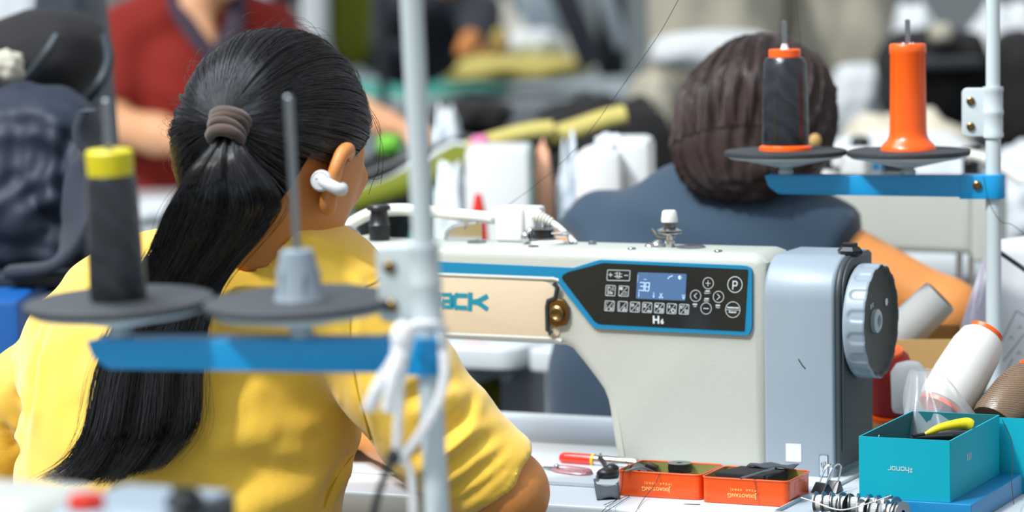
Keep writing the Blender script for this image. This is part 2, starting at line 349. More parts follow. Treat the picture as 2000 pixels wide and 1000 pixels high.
    gl = [
        lambda m, x, y: (S8(m, [(x - 32, y - 30), (x - 12, y - 32)]), S8(m, [(x - 28, y - 12), (x - 30, y + 30)]), S8(m, [(x + 8, y + 12), (x + 8, y + 34), (x + 24, y + 34), (x + 16, y + 16)], .0008), S8(m, [(x + 32, y - 8), (x + 32, y + 34)])),
        lambda m, x, y: (S8(m, [(x - 30, y - 34), (x - 32, y + 30)]), S8(m, [(x + 8, y + 2), (x + 26, y + 26)]), S8(m, [(x + 28, y + 2), (x + 8, y + 26)]), C8(m, x + 6, y + 32, 7), C8(m, x + 28, y + 32, 7)),
        lambda m, x, y: (S8(m, [(x - 34, y - 32), (x - 24, y - 4), (x - 16, y - 32), (x - 6, y - 8)], .0008), S8(m, [(x + 10, y + 6), (x + 10, y + 34)]), S8(m, [(x + 28, y + 2), (x + 28, y + 18)], .0012), S8(m, [(x + 28, y + 26), (x + 28, y + 32)], .0012)),
        lambda m, x, y: (S8(m, [(x - 34, y - 32), (x - 8, y - 30), (x - 32, y - 8), (x - 8, y - 6)], .0009), S8(m, [(x + 18, y + 2), (x + 18, y + 30)]), S8(m, [(x + 4, y + 32), (x + 34, y + 34)], .0012)),
        lambda m, x, y: (S8(m, [(x - 34, y - 34), (x - 28, y - 8), (x - 22, y - 26), (x - 16, y - 8), (x - 6, y - 34)], .0009), S8(m, [(x + 4, y + 4), (x + 34, y + 5), (x + 34, y + 36), (x + 4, y + 34)], .0007, True), S8(m, [(x + 12, y + 28), (x + 14, y + 12), (x + 26, y + 28), (x + 28, y + 12)])),
        lambda m, x, y: (S8(m, [(x - 32, y - 24), (x - 10, y - 22)]), S8(m, [(x - 21, y - 36), (x - 21, y - 8)], .0009), S8(m, [(x - 32, y - 10), (x - 10, y - 8)]), C8(m, x + 16, y + 20, 15, w=.001)),
        lambda m, x, y: (S8(m, [(x - 34, y - 8), (x - 26, y - 34), (x - 20, y - 8)], .0009), S8(m, [(x - 14, y - 34), (x + 4, y - 32)]), S8(m, [(x - 6, y - 32), (x - 6, y - 12)]), S8(m, [(x + 10, y + 4), (x + 10, y + 34)], .0009), S8(m, [(x + 20, y + 6), (x + 34, y + 6), (x + 34, y + 34), (x + 20, y + 34)], .0007, True)),
    ]
    for k, xc in enumerate((489, 614, 731, 847, 963, 1081, 1199)):
        y0 = 475 + k * 5.3
        btn(lambda m: (R8(m, xc - 46, y0, xc + 42, y0 + 93), S8(m, [(xc + 38, y0 + 8), (xc - 36, y0 + 92)], .0006), gl[k](m, xc, y0 + 50)))
    btn(lambda m: (C8(m, 1430, 308, 50), S8(m, [(1408, 308), (1450, 310)], .0007), S8(m, [(1430, 284), (1428, 334)], .0007)))
    btn(lambda m: (C8(m, 1310, 428, 50), S8(m, [(1322, 404), (1296, 428), (1318, 452)], .0008)))
    btn(lambda m: (C8(m, 1528, 438, 50), S8(m, [(1518, 412), (1542, 438), (1514, 464)], .0008)))
    btn(lambda m: (C8(m, 1410, 548, 50), S8(m, [(1388, 548), (1432, 550)], .0009)))
    btn(lambda m: (C8(m, 1685, 321, 69, 75, .0009), S8(m, [(1664, 362), (1668, 290), (1696, 291), (1706, 302), (1704, 322), (1694, 332), (1668, 331)], .0014)))
    btn(lambda m: (C8(m, 1665, 560, 69, 75, .0007), S8(m, [(1600, 560), (1732, 565)], .0006), S8(m, [(1618, 540), (1640, 541)], .0018), S8(m, [(1646, 541), (1668, 542)], .0018), S8(m, [(1674, 542), (1690, 543)], .0014), S8(m, [(1694, 543), (1716, 544)], .0018), T8(m, 'Reset', 1662, 592, .0037, .0001)))
    # small captions and model mark
    m = MB()
    for x, y, t in ((1424, 382, 'Speed +'), (1416, 455, 'Speed -'), (1304, 508, 'Left'), (1522, 518, 'Right')):
        S8(m, [(x - 16, y), (x + 16, y + 1)], .0016); T8(m, t, x, y + 26, .0022, .00003)
    pt('button_caption', m, M['print'], panel, smooth=False); m = MB(); T8(m, 'H', 934, 690, .0112, .0004); T8(m, '6', 992, 694, .0072, .0003); pt('model_number', m, M['print'], panel, smooth=False)
    m = MB(); q = Lp([px8(*p) for p in ((758, 203), (1225, 220), (1212, 475), (742, 455))], V1)
    m.prism([tuple(x) for x in rpoly(q[::-1], .0015, 3)], 0, .0004, R=RFACE, o=(0, FV - .0001, 0)); lcd = pt('display', m, M['lcd'], panel)
    V1 = FV - .0008; f1 = onface(V1); m = MB(); n_ = .0009
    S8(m, [(782, 300), (822, 302), (820, 338), (786, 337)], n_); S8(m, [(820, 338), (814, 378), (770, 375)], n_); S8(m, [(812, 380), (813, 381)], n_)
    S8(m, [(836, 304), (872, 305), (862, 382), (828, 380)], n_, True); S8(m, [(832, 342), (866, 343)], n_)
    S8(m, [(770, 392), (768, 438)], .0007); S8(m, [(912, 398), (910, 440)], .0007); S8(m, [(904, 430), (910, 444), (918, 432)], .0006)
    S8(m, [(970, 405), (990, 438)], .0006); S8(m, [(994, 405), (970, 438)], .0006); C8(m, 968, 443, 6, w=.0005); C8(m, 992, 444, 6, w=.0005)
    S8(m, [(1048, 265), (1056, 250), (1070, 246), (1090, 236)], .0009); S8(m, [(1148, 248), (1160, 240), (1160, 268), (1148, 258)], .0014); S8(m, [(1172, 242), (1176, 254), (1172, 266)], .0005)
    S8(m, [(1182, 418), (1190, 458)], .0005); S8(m, [(1196, 418), (1194, 458)], .0005); S8(m, [(1208, 418), (1202, 458)], .0005); S8(m, [(762, 230), (756, 300)], .0004); S8(m, [(816, 272), (842, 273)], .0006)
    pt('display_digits', m, M['lcdtext'], lcd, smooth=False)
    # thread guide bracket on the front face
    m = MB(); q = Lp([(1069, 586), (1076, 583), (1100, 585), (1110, 600), (1110, 622), (1103, 636), (1086, 639), (1076, 632), (1070, 634)], -.05)
    m.prism([tuple(x) for x in q[::-1]], 0, .006, bev=.0008, R=RFACE, o=(0, -.045, 0)); b = pt('thread_guide', m, M['brass'], arm)
    m = MB(); ce = L(1087, 612, -.053); m.lathe([(.0, 0), (.0085, 0), (.0085, .003), (.006, .0045), (.004, .003), (0, .003)], 20, (ce[0], -.051, ce[1]), RFACE, caps=False); pt('screw', m, M['brass'], b)
    m = MB(); q = Lp([(1082, 553), (1089, 562), (1085, 582), (1071, 588), (1069, 600), (1070, 645), (1078, 650), (1073, 651)], -.05); m.tube([(x, -.0505, z) for x, z in q], .0028, 6); pt('guide_plate', m, M['darkmetal'], b)
    # bed with needle plate
    m = MB(); m.prism(rrect(-.62, -.168, -.02, .09, .012), 0, .0035, bev=.001, both=False); bed = pt('bed', m, M['table'], root)
    m = MB(); m.prism(rrect(-.575, -.05, -.535, .02, .004), 0, .0048, bev=.0005, both=False); pt('needle_plate', m, M['steel'], bed)
    # face plate end with needle bar, take-up guard
    m = MB(); m.prism(rrect(-.625, .118, -.596, .236, .010), -.042, .042, bev=.006, R=RFACE); head = pt('face_plate', m, M['cream'], root)
    m = MB(); m.tube([(-.585, 0, .14), (-.585, 0, .075)], .004, 12); m.tube([(-.585, 0, .077), (-.585, 0, .042)], .0012, 8); pt('needle_bar', m, M['chrome'], root)
    m = MB(); m.tube([(-.57, .005, .135), (-.57, .005, .02)], .0045, 12); m.box((-.578, -.008, .012), (.022, .03, .006), bev=.001); pt('presser_foot', m, M['chrome'], root)
    m = MB(); pth = spl([(-.606, -.052, .165), (-.606, -.056, .215), (-.604, -.056, .243), (-.596, -.054, .252), (-.586, -.052, .246), (-.583, -.05, .23), (-.581, -.05, .185)], 6)
    m.tube(pth, .0085, 8, flat=.28); pt('lever_guard', m, M['chrome'], root)
    m = MB(); m.tube(spl([(-.594, -.05, .244), (-.585, -.049, .236), (-.583, -.048, .225), (-.588, -.048, .205), (-.583, -.05, .19)], 6), .006, 8, flat=.5); pt('take_up_lever', m, M['chrome'], root)
    m = MB(); ce = L(755, 520, -.05); m.lathe([(0, 0), (.012, 0), (.014, .003), (.014, .006), (.008, .008), (.008, .014), (.009, .018), (.006, .021), (0, .021)], 24, (ce[0], -.046, ce[1] - .003), RFACE, caps=False); pt('tension_disc', m, M['chrome'], root)
    # black lifter knob
    def top(px, py, v0, dz=0): q = L(px, py, v0); return np.array([q[0], v0, q[1] + dz])
    ZT = .2335
    m = MB(); m.lathe([(0, 0), (.0115, 0), (.0115, .016), (.0125, .017), (.0115, .018), (.0095, .031), (.010, .033), (.0135, .0335), (.0135, .037), (.012, .039), (0, .039)], 24, (-.585, 0, .2335), caps=False)
    pt('lifter_knob', m, M['blackp'], root)
    # top plates and screws
    def cap(px, py, v0, r, h=.002, mt='steel', name='cap_screw'):
        q = L(px, py, v0); m = MB(); m.lathe([(0, 0), (r, 0), (r, h * .6), (r * .86, h), (r * .3, h), (r * .3, h * .6), (0, h * .6)], 24, (q[0], v0, ZT), caps=False); pt(name, m, M[mt], root)
    cap(931, 470, .0, .0105); cap(1350, 481, .0, .0155, .0026); cap(1234, 490, -.03, .0045, .002); cap(1403, 499, -.032, .0045, .002); cap(1118, 475, .012, .005, .003); cap(1157, 479, .01, .0045, .004); cap(1042, 485, -.028, .006, .0015)
    # bent thread take-off plate
    m = MB()
    a = [L(x, y, .012) for x, y in ((868, 470), (869, 452), (880, 443), (915, 436), (941, 434), (942, 470))]
    m.prism([tuple(x) for x in rpoly(np.array([[x, z] for x, z in a])[::-1], .004)], -.0008, .0008, R=RFACE, o=(0, .012, 0)); m.tube([(x, .010, z) for x, z in Lp([(869, 468), (873, 452), (884, 442), (918, 435), (930, 434)], .01)], .0016, 8)
    m.tube([(x, .009, z) for x, z in Lp([(905, 447), (908, 440), (916, 436)], .01)], .0012, 6); pt('thread_take_off', m, M['chrome'], root)
    # thread tension post
    m = MB(); q = top(1308, 466, 0); bx, bz = q[0], ZT
    m.lathe([(0, 0), (.0055, 0), (.0055, .007), (.0035, .008), (.0035, .014), (0, .014)], 20, (bx, 0, bz), caps=False)
    m.lathe([(0, .013), (.006, .0132), (.0138, .0158), (.0138, .0164), (.004, .0168)], 28, (bx, 0, bz), caps=False)
    m.lathe([(.004, .0175), (.0138, .0182), (.0138, .019), (.008, .0215), (0, .0215)], 28, (bx, 0, bz), caps=False)
    tp = pt('tension_post', m, M['chrome'], root)
    m = MB(); n = 90; t = np.linspace(0, 1, n); m.tube(np.stack([bx + .0068 * np.cos(t * 22), .0068 * np.sin(t * 22), bz + .0215 + t * .006], 1), .0007, 5); pt('spring', m, M['steel'], tp)
    m = MB(); m.lathe([(0, .0275), (.0088, .0275), (.009, .030), (.0078, .0385), (.0065, .040), (0, .040)], 20, (bx, 0, bz), caps=False); pt('tension_nut', m, M['white'], tp)
    m = MB(); m.tube([(x, 0, z) for x, z in Lp([(1273, 447), (1285, 461), (1292, 463.5), (1318, 463)], 0)], .0010, 6); pt('wire_guide', m, M['chrome'], tp)
    m = MB(); m.ell((L(1285, 481, 0)[0], 0, ZT), (.0085, .0085, .008), n=20); m.ell((L(1268, 482, 0)[0], .004, ZT), (.007, .007, .004), n=16); pt('domed_screw', m, M['chrome'], tp)
    # bobbin winder
    m = MB(); q = L(1068, 478, 0); bx = q[0]
    m.lathe([(0, 0), (.019, 0), (.019, .003), (.014, .005), (0, .005)], 32, (bx + .002, .0, ZT), caps=False); wnd = pt('bobbin_winder', m, M['white'], root)
    m = MB(); m.lathe([(0, .0055), (.0135, .0055), (.0135, .007), (.0105, .007), (.0105, .0165), (.0135, .0165), (.0135, .018), (.002, .0185), (.0035, .021), (.0025, .024), (0, .024)], 28, (bx - .004, 0, ZT), caps=False, mi=0)
    pt('bobbin', m, [M['steel']], wnd)
    m = MB(); m.lathe([(.0108, .0072), (.0118, .0074), (.0118, .0162), (.0108, .0164)], 28, (bx - .004, 0, ZT), caps=False); pt('bobbin_thread', m, M['blackp'], wnd)
    m = MB(); m.tube(spl([(bx + .008, -.004, ZT + .013), (bx + .020, -.004, ZT + .014), (bx + .027, -.002, ZT + .013), (bx + .024, .0, ZT + .010), (bx + .010, 0, ZT + .0095)], 5), .0015, 8); m.tube([(bx + .026, -.002, ZT + .012), (bx + .026, -.002, ZT)], .0014, 8)
    pt('winder_latch', m, M['chrome'], wnd); m = MB()
    m.ell((bx - .024, -.002, ZT + .007), (.006, .006, .007), n=14); m.ell((bx - .021, .004, ZT + .012), (.005, .005, .006), n=14); pt('domed_screw', m, M['chrome'], wnd)
    # plug and cable
    m = MB(); q0 = L(978, 468, .028); q1 = L(1053, 403, .028)
    m.box(((q0[0] + q1[0] - .012) / 2, .028, (ZT + q1[1]) / 2), (q1[0] - q0[0] - .012, .034, q1[1] - ZT), bev=.004, seg=3); m.box((q1[0] - .010, .030, q1[1] - .014), (.022, .030, .028), bev=.004, seg=3)
    m.lathe([(.0, 0), (.0085, 0), (.0075, .010), (.0, .010)], 16, (q0[0] - .008, .028, q1[1] - .011), np.array([[0, 0, 1.], [0, 1, 0], [-1, 0, 0]]), caps=False)
    pl = pt('cable_plug', m, M['white'], root)
    m = MB(); m.tube([(x, .03, z) for x, z in spl([tuple(L(x, y, .03)) for x, y in ((982, 428), (900, 420), (820, 411), (765, 410), (725, 417), (690, 434), (640, 470))], 8)], .0068, 12); pt('thick_cable', m, M['cable'], pl)
    m = MB(); cp = spl([tuple(L(x, y, .01)) for x, y in ((1046, 420), (1060, 427), (1075, 434), (1092, 446), (1108, 462), (1122, 476))], 8); cp3 = np.array([(x, .012, z) for x, z in cp]); m.tube(cp3, .0035, 10)
    for k in range(5): d = cp3[3 + k * 3]; m.tube([d, d + (cp3[4 + k * 3] - d)], .0068 - .0004 * k, 12)
    m.ell(cp3[0], (.007, .007, .007), n=14); pt('thin_cable', m, M['cable'], pl)
    # motor housing
    prof = [(-.056, 0.0), (.055, 0), (.055, .232)] + [(-.056 + .045 - .045 * math.sin(math.radians(a)), .232 - .045 + .045 * math.cos(math.radians(a))) for a in range(0, 91, 10)]
    RP = np.array([[0., 0, 1], [1, 0, 0], [0, 1, 0]])   # poly (v,w) extruded along u
    m = MB(); m.prism(prof, -.111, -.034, bev=.004, seg=3, R=RP); mot = pt('motor_housing', m, M['grey'], root, auto=40)
    pr2 = [(a * .93, .012 + b * .945) for a, b in prof]
    m = MB(); m.prism(pr2, -.035, -.028, bev=.003, seg=3, R=RP); pt('housing_step', m, M['greyd'], mot)
    m = MB(); m.prism([(a * .86, .03 + b * .86) for a, b in prof], -.029, -.0255, bev=.0015, R=RP); pt('end_cover', m, M['greyd'], mot)
    m = MB(); q = L(1688, 500, 0); m.lathe([(0, 0), (.013, 0), (.014, .004), (.010, .008), (0, .008)], 6, (-.034, 0, .2315), caps=False); m.box((-.034, 0, .241), (.016, .005, .005), bev=.001); pt('oil_cap', m, M['blackp'], mot)
    m = MB(); q = L(1550, 900, -.0565); m.prism(rrect(q[0] - .0085, q[1] - .001, q[0] + .0085, q[1] + .018, .001), 0, .0003, R=RFACE, o=(0, -.0562, 0)); pt('sticker', m, M['paper'], mot)
    m = MB(); q = L(1609, 909, -.0565); m.prism(rrect(q[0] - .0042, q[1] - .0115, q[0] + .0042, q[1] + .0105, .0015), 0, .0012, R=RFACE, o=(0, -.056, 0)); us = pt('usb_cover', m, M['greyl'], mot)
    m = MB(); fv = onface(-.0575); cx, cz = q
    def su(p, w=.0005): stroke(m, np.array([(cx + a, cz + b) for a, b in p]), w, fv)
    su([(0, .004), (0, -.006)]); su([(-.0022, .0015), (-.0022, -.0005), (0, -.003)]); su([(.0022, .003), (.0022, .001), (0, -.0015)]); su([(-.0006, -.0065), (.0006, -.0065)], .0012); su([(-.0022, .0016), (-.0022, .0024)], .001); su([(.0022, .003), (.0022, .0036)], .001)
    m.tube([(cx - .0045, -.0564, cz - .0118), (cx + .0045, -.0564, cz - .0118), (cx + .0045, -.0564, cz + .0108), (cx - .0045, -.0564, cz + .0108)], .00035, 4, closed=True); pt('usb_symbol', m, M['blackp'], us, smooth=False)
    m = MB(); q = L(1567, 712, -.0565); stroke(m, np.array([(q[0] - .004, q[1] + .005), (q[0], q[1] - .001), (q[0] + .003, q[1] - .004)]), .0012, onface(-.0563)); pt('scratch', m, M['blackp'], mot, smooth=False)
    # handwheel: scalloped rim built on a (theta, axial) grid
    m = MB(); n = 240; NS = 16; th = np.linspace(0, 2 * np.pi, n, endpoint=False)
    ax = np.array([-.024, -.0236, -.0225, -.0205, -.0185, -.0172, -.016, -.0145, -.013, -.011, -.009, -.006, -.003, -.0008, 0.0]); R0 = .0600
    rows = []
    ph = ((th / (2 * np.pi) * NS) % 1.0) - .5                      # -.5...5 within one finger recess
    for x in ax:
        w_ = np.clip((x + .024) / .004, 0, 1) ; half = .27
        edge = np.sqrt(np.clip(1 - (np.clip((-.0125 - x) / .0055, 0, 1)) ** 2, 0, 1)) * (x > -.0181)
        dep = .0015 * np.clip((half * edge - np.abs(ph)) / .07, 0, 1)
        r = R0 - (.0035 if x == ax[0] else .0015 if x == ax[1] else .0004 if x == ax[2] else 0) - dep - (.001 if x == 0.0 else 0)
        rows.append(np.stack([np.full(n, x), r * np.cos(th), r * np.sin(th)], 1))
    V = np.concatenate(rows); F = [[i * n + j, (i + 1) * n + j, (i + 1) * n + (j + 1) % n, i * n + (j + 1) % n] for i in range(len(ax) - 1) for j in range(n)]
    m.add(V, F, 0, (0, 0, .162)); F2 = [list(range(n))]; m.add(rows[0], F2, 0, (0, 0, .162))
    hw = pt('handwheel', m, [M['grey']], root, auto=60)
    m = MB(); RX = np.array([[0., 0, 1], [1, 0, 0], [0, 1, 0]])
    rim = rows[-1].copy(); inner_ = rim.copy(); inner_[:, 1:] *= .965; inner_[:, 0] = -.0005; i2 = inner_.copy(); i2[:, 1:] *= .97; i2[:, 0] = -.004
    ring = lambda r, x: np.stack([np.full(n, x), r * np.cos(th), r * np.sin(th)], 1)
    RR = [rim, inner_, i2, ring(.044, -.007), ring(.018, -.008), ring(.0115, -.008)]
    m.add(np.concatenate(RR), [[i * n + j, (i + 1) * n + j, (i + 1) * n + (j + 1) % n, i * n + (j + 1) % n] for i in range(len(RR) - 1) for j in range(n)] + [[(len(RR) - 1) * n + j for j in range(n)]], 0, (0, 0, .162))
    pt('wheel_face', m, M['wheelface'], hw, auto=30)
    m = MB(); m.lathe([(0.006, 0), (.0125, 0), (.0125, .004), (.0105, .0055), (.0065, .0055), (.0065, 0.001), (0, .001)], 32, (-.008, 0, .162), RX, caps=False); pt('hub', m, M['greyl'], hw)
    m = MB(); m.lathe([(0, 0), (.004, 0), (.004, .0008), (0, .0008)], 20, (-.0066, .036, .178), RX, caps=False); pt('wheel_hole', m, M['paper'], hw)
    m = MB(); m.tube([(-.0072, -.008, .177), (-.0072, -.008, .182)], .0009, 6); pt('wheel_mark', m, M['paper'], hw)
    m = MB(); m.tube([(-.0072, -.014, .176), (-.0072, -.014, .181)], .0009, 6); pt('wheel_mark', m, M['paper'], hw)
    return root
machine = make_machine()
# ------------------------------------------------------------------ table and thread stands
def make_table():
    root = thing('sewing_table', 'white laminate sewing table under the cream machine with the control panel', 'table', [ORG[0], ORG[1], 0]); root.rotation_euler = (0, 0, -TH)
    m = MB(); m.prism(rrect(-.78, -.267, .28, .287, .03), .728, .7595, bev=.004, both=True); part('table_top', m, M['table'], root, local=True)
    for x in (-.66, .17):
        m = MB(); m.box((x, .0, .37), (.05, .06, .70), bev=.004); m.box((x, 0, .03), (.06, .46, .05), bev=.005); m.box((x, 0, .715), (.05, .44, .03), bev=.003); part('leg', m, M['greyl'], root, local=True)
    m = MB(); m.box((-.245, .0, .15), (.80, .04, .03), bev=.004); part('stretcher', m, M['greyl'], root, local=True)
    m = MB(); m.box((-.30, -.08, .12), (.40, .26, .02), bev=.005); part('treadle', m, M['darkmetal'], root, local=True)
    return root
table = make_table()
def make_stand(label, base, rz=-math.radians(15), tilt=(0, 0), sleeve=.081, group=None, discs=('pad', 'pad')):
    root = thing('thread_stand', label, 'thread stand', base, group)
    Rm = rotx(tilt[0]) @ roty(tilt[1]) @ rotz(rz); root.rotation_euler = Matrix(Rm.tolist()).to_euler()
    def pt(name, mb, mats, parent=root, **kw): return part(name, mb, mats, parent, local=True, **kw)
    AZ = STAND_Z
    m = MB(); m.tube([(0, 0, 0), (0, 0, AZ + sleeve)], .0086, 24); m.tube([(0, 0, AZ + sleeve), (0, 0, .62)], .0078, 24); pt('pole', m, M['pole'])
    m = MB(); m.lathe([(0, 0), (.035, 0), (.035, .006), (.012, .012), (.012, .03), (0, .03)], 28, caps=False); pt('base_flange', m, M['pole'])
    m = MB(); m.lathe([(.0086, -.028), (.0112, -.028), (.0116, -.024), (.0108, -.022), (.0108, -.004), (.0116, -.002), (.0116, .002), (.0108, .004), (.0108, .022), (.0116, .024), (.0112, .028), (.0079, .028)], 24, (0, 0, AZ + sleeve), caps=False)
    m.prism(rrect(-.034, -.027, -.006, .027, .006), -.003, .003, bev=.0012, R=RFACE, o=(0, -.002, AZ + sleeve)); sl = pt('pole_clamp', m, M['pole'])
    for dz in (-.0155, .0125):
        m = MB(); m.lathe([(0, 0), (.0048, 0), (.0046, .0025), (.003, .0035), (.0028, .0022), (0, .0022)], 14, (-.024, -.005, AZ + sleeve + dz), RFACE, caps=False); pt('screw', m, M['brass'], sl)
    # pressed blue arm: U channel folded round the pole
    m = MB(); m.prism(rpoly([(-.254, .0115), (-.250, -.001), (-.238, -.0095), (0.0, -.0125), (.0, .0105), (-.250, .0118)], .003), .0118, .0132, bev=.0005, R=RFACE, o=(0, 0, AZ))
    m.prism(rpoly([(-.254, .0115), (-.250, -.001), (-.238, -.0095), (0.0, -.0125), (.0, .0105), (-.250, .0118)], .003), -.0132, -.0118, bev=.0005, R=RFACE, o=(0, 0, AZ))
    m.box((-.125, 0, AZ + .0105), (.250, .0265, .0014), bev=.0005)
    m.prism([(0.0, -.0135), (-.035, -.0135), (-.035, -.0118), (0, -.0118)] [::-1] if False else rrect(-.036, -.0138, .002, .0138, .002), -.0142, .0125, bev=.001, o=(0, 0, AZ))
    aa = [(.0142 * math.sin(t), -.0142 * math.cos(t)) for t in np.linspace(0, math.pi, 13)]
    m.prism([(x - .001, y) for x, y in aa], -.0142, .0125, bev=.001, o=(0, 0, AZ)); armp = pt('shelf_arm', m, M['blue'])
    m = MB(); m.lathe([(0, 0), (.0052, 0), (.005, .003), (.0032, .004), (.003, .0026), (0, .0026)], 14, (-.016, -.0138, AZ + .001), RFACE, caps=False); pt('screw', m, M['brass'], armp)
    for k, dx in enumerate((-.094, -.232)):
        m = MB(); m.lathe([(0.004, .0115), (.008, .0115), (.0085, .016), (.006, .019), (.012, .020), (.045, .0275), (.063, .0305), (.0665, .0335), (.0665, .0345), (0, .0345)], 56, (dx, 0, AZ), caps=False); ds = pt('spool_dish', m, M['pole'])
        m = MB(); m.lathe([(0, .0335), (.0680, .0335), (.069, .036), (.0685, .0385), (.066, .0393), (0, .0393)], 56, (dx, 0, AZ), caps=False); pt('foam_pad', m, M['foam'], ds)
        m = MB(); m.tube([(dx, 0, AZ + .03), (dx, 0, AZ + .183)], .0029, 14); m.ell((dx, 0, AZ + .183), (.0029, .0029, .0015), n=12); pt('spindle', m, M['steel'], ds)
        if discs[k] == 'cup':
            m = MB(); m.lathe([(.0185, .039), (.0165, .043), (.0135, .066), (.0115, .074), (0.003, .075)], 28, (dx, 0, AZ), caps=False)
            for a in range(6): t = a * math.pi / 3; m.box((dx + .0135 * math.cos(t), .0135 * math.sin(t), AZ + .050), (.006, .0016, .022), R=rotz(t), bev=.0005)
            pt('cone_holder', m, M['grey'], ds)
    return root, Rm
_b = P(1940, 362, 3.5); STAND_Z = float(_b[2] - .76)
STB = np.array([_b[0], _b[1], .76])
st1, R1 = make_stand('thread stand right of the handwheel, holding a black and an orange cone', STB, discs=('pad', 'pad'))
# ------------------------------------------------------------------ thread cones on the right stand
RS = rotz(-math.radians(15))
def stpt(base, R, x, z, y=0): return np.array(base) + R @ np.array([x, y, z])
PADZ = STAND_Z + .0393
def cone(name, label, cat, base, axis, prof_parts, group=None):
    """prof_parts: list of (part name, profile, material)"""
    R = frame(z=axis); t = thing(name, label, cat, base, group)
    for nm, pr, mt in prof_parts:
        m = MB(); m.lathe(pr, 40, base, R, caps=False); part(nm, m, M[mt], t)
    return t
b = stpt(STB, RS, -.232, PADZ)
cone('thread_cone', 'black shiny thread cone with orange rims on the right stand', 'thread cone', b, (0, 0, 1), [
    ('spool_core', [(.004, .001), (.030, 0), (.030, .0035), (.0265, .0055), (.026, .006), (.018, .104), (.0181, .112), (.017, .113), (.010, .113), (.004, .108)], 'orange'),
    ('wound_thread', [(.0262, .0058), (.0264, .007), (.0262, .05), (.0246, .098), (.0215, .1035), (.0178, .1045)], 'threadblack')])
m = MB(); m.lathe([(.0026, .104), (.006, .112), (.0045, .1135), (.003, .119), (.0024, .119)], 10, b, caps=False); solo('cone_adapter', m, M['white'], 'white plastic tip poking out of the black cone with orange rims', 'cone adapter', auto=30)
b = stpt(STB, RS, -.094, PADZ)
cone('empty_spool', 'empty bright orange thread spool on the right stand', 'spool', b, (0, 0, 1), [
    ('spool_core', [(.004, .001), (.031, 0), (.0308, .002), (.0285, .006), (.0235, .011), (.0212, .016), (.0205, .022), (.0196, .106), (.0205, .108), (.0203, .1165), (.019, .118), (.010, .118), (.005, .112)], 'orange')])
m = MB()
for a in range(5): t = a * 1.26; m.lathe([(.0022, 0), (.0008, .006), (0, .0065)], 6, b + np.array([.006 * math.cos(t), .006 * math.sin(t), .113]), caps=False)
m.lathe([(.0026, .108), (.0085, .1135), (.007, .1145), (.0024, .1145)], 16, b, caps=False); solo('cone_adapter', m, M['white'], 'white plastic prongs in the top of the empty orange spool', 'cone adapter')
# ------------------------------------------------------------------ tins
def wall_box(mb, u0, u1, v0, v1, z0, z1, th, r=.004):
    """open box with rounded vertical corners, world placement along the table axes"""
    Rt = rotz(-TH); o = rrect(u0, v0, u1, v1, r, 6); i = rrect(u0 + th, v0 + th, u1 - th, v1 - th, max(r - th, .0005), 6); n = len(o)
    V = [(x, y, z) for z in (z0, z1) for x, y in o] + [(x, y, z) for z in (z1, z0 + th) for x, y in i]
    F = [list(range(n))[::-1]] + [[a * n + k, a * n + (k + 1) % n, (a + 1) * n + (k + 1) % n, (a + 1) * n + k] for a in range(3) for k in range(n)] + [[3 * n + k for k in range(n)]]
    return V, F, n
def tin(label, u0, u1, v0, v1, z0=.76, h=.0252, group=None):
    t = thing('tin_box', label, 'tin', loc2w((u0 + u1) / 2, (v0 + v1) / 2, z0 - .76), group)
    Rt = rotz(-TH); o = np.array([ORG[0], ORG[1], 0])
    V, F, n = wall_box(None, u0, u1, v0, v1, z0, z0 + h, .0006, .007); m = MB(); m.add(V, F[:n + 1], 0, o, Rt); body = part('tin_body', m, M['tin'], t)
    m = MB(); m.add(V, F[n + 1:], 0, o, Rt); part('tin_lining', m, M['tinin'], t)
    m = MB(); rr = np.array([(x, y, z0 + h) for x, y in rrect(u0, v0, u1, v1, .007, 6)]) @ Rt.T + o; m.tube(rr, .0009, 8, closed=True); part('rolled_rim', m, M['tin'], t)
    # upside-down lettering on the front
    c = np.array([(u0 + u1) / 2 - .002, z0 + .0085]); m = MB(); f = lambda q: loc2w(0, 0)[None] * 0 + np.array([ORG + AU * x + AV * (v0 - .00035) + AW * (z - .76) for x, z in q])
    x = .0148
    for s_, sz, of in (('J', .0070, .0001), ('IXIAOTAN', .0049, .0001), ('G', .0064, .0001)):
        V, F = text_vf(s_, sz, of, spacing=1.06); w_ = V[:, 0].max() - V[:, 0].min(); V[:, 0] -= V[:, 0].min(); q = np.stack([c[0] + x - V[:, 0], c[1] - V[:, 1] + .002], 1); m.add(f(q), F); x -= w_ + .0006
    rg = random.Random(3)
    for k, gx in enumerate((.0135, .0105, .0075, .0045, -.0015, -.0045, -.0075, -.0105)):
        cx, cz = c[0] + gx, c[1] + .0058
        for _ in range(3): yy = rg.uniform(-.0009, .0009); stroke(m, [(cx - .0009, cz + yy), (cx + .0009, cz + yy)], .0003, f)
        stroke(m, [(cx, cz - .0011), (cx, cz + .0011)], .0003, f); stroke(m, [(cx + rg.uniform(-.0008, .0008), cz - .001), (cx + rg.uniform(-.0008, .0008), cz + .001)], .0003, f)
    for gx in (.0160, -.0130): stroke(m, [(c[0] + gx, c[1] + .0044), (c[0] + gx, c[1] + .0074)], .0003, f)
    part('tin_lettering', m, M['gold'], body, smooth=False); return t
tin('orange open tin with upside-down gold lettering, the left one, holding a bobbin lying flat', -.217, -.126, -.203, -.136, group=None)
tin('orange open tin with upside-down gold lettering, the right one, lined with black cloth', -.122, -.030, -.211, -.143)
Rt = rotz(-TH)
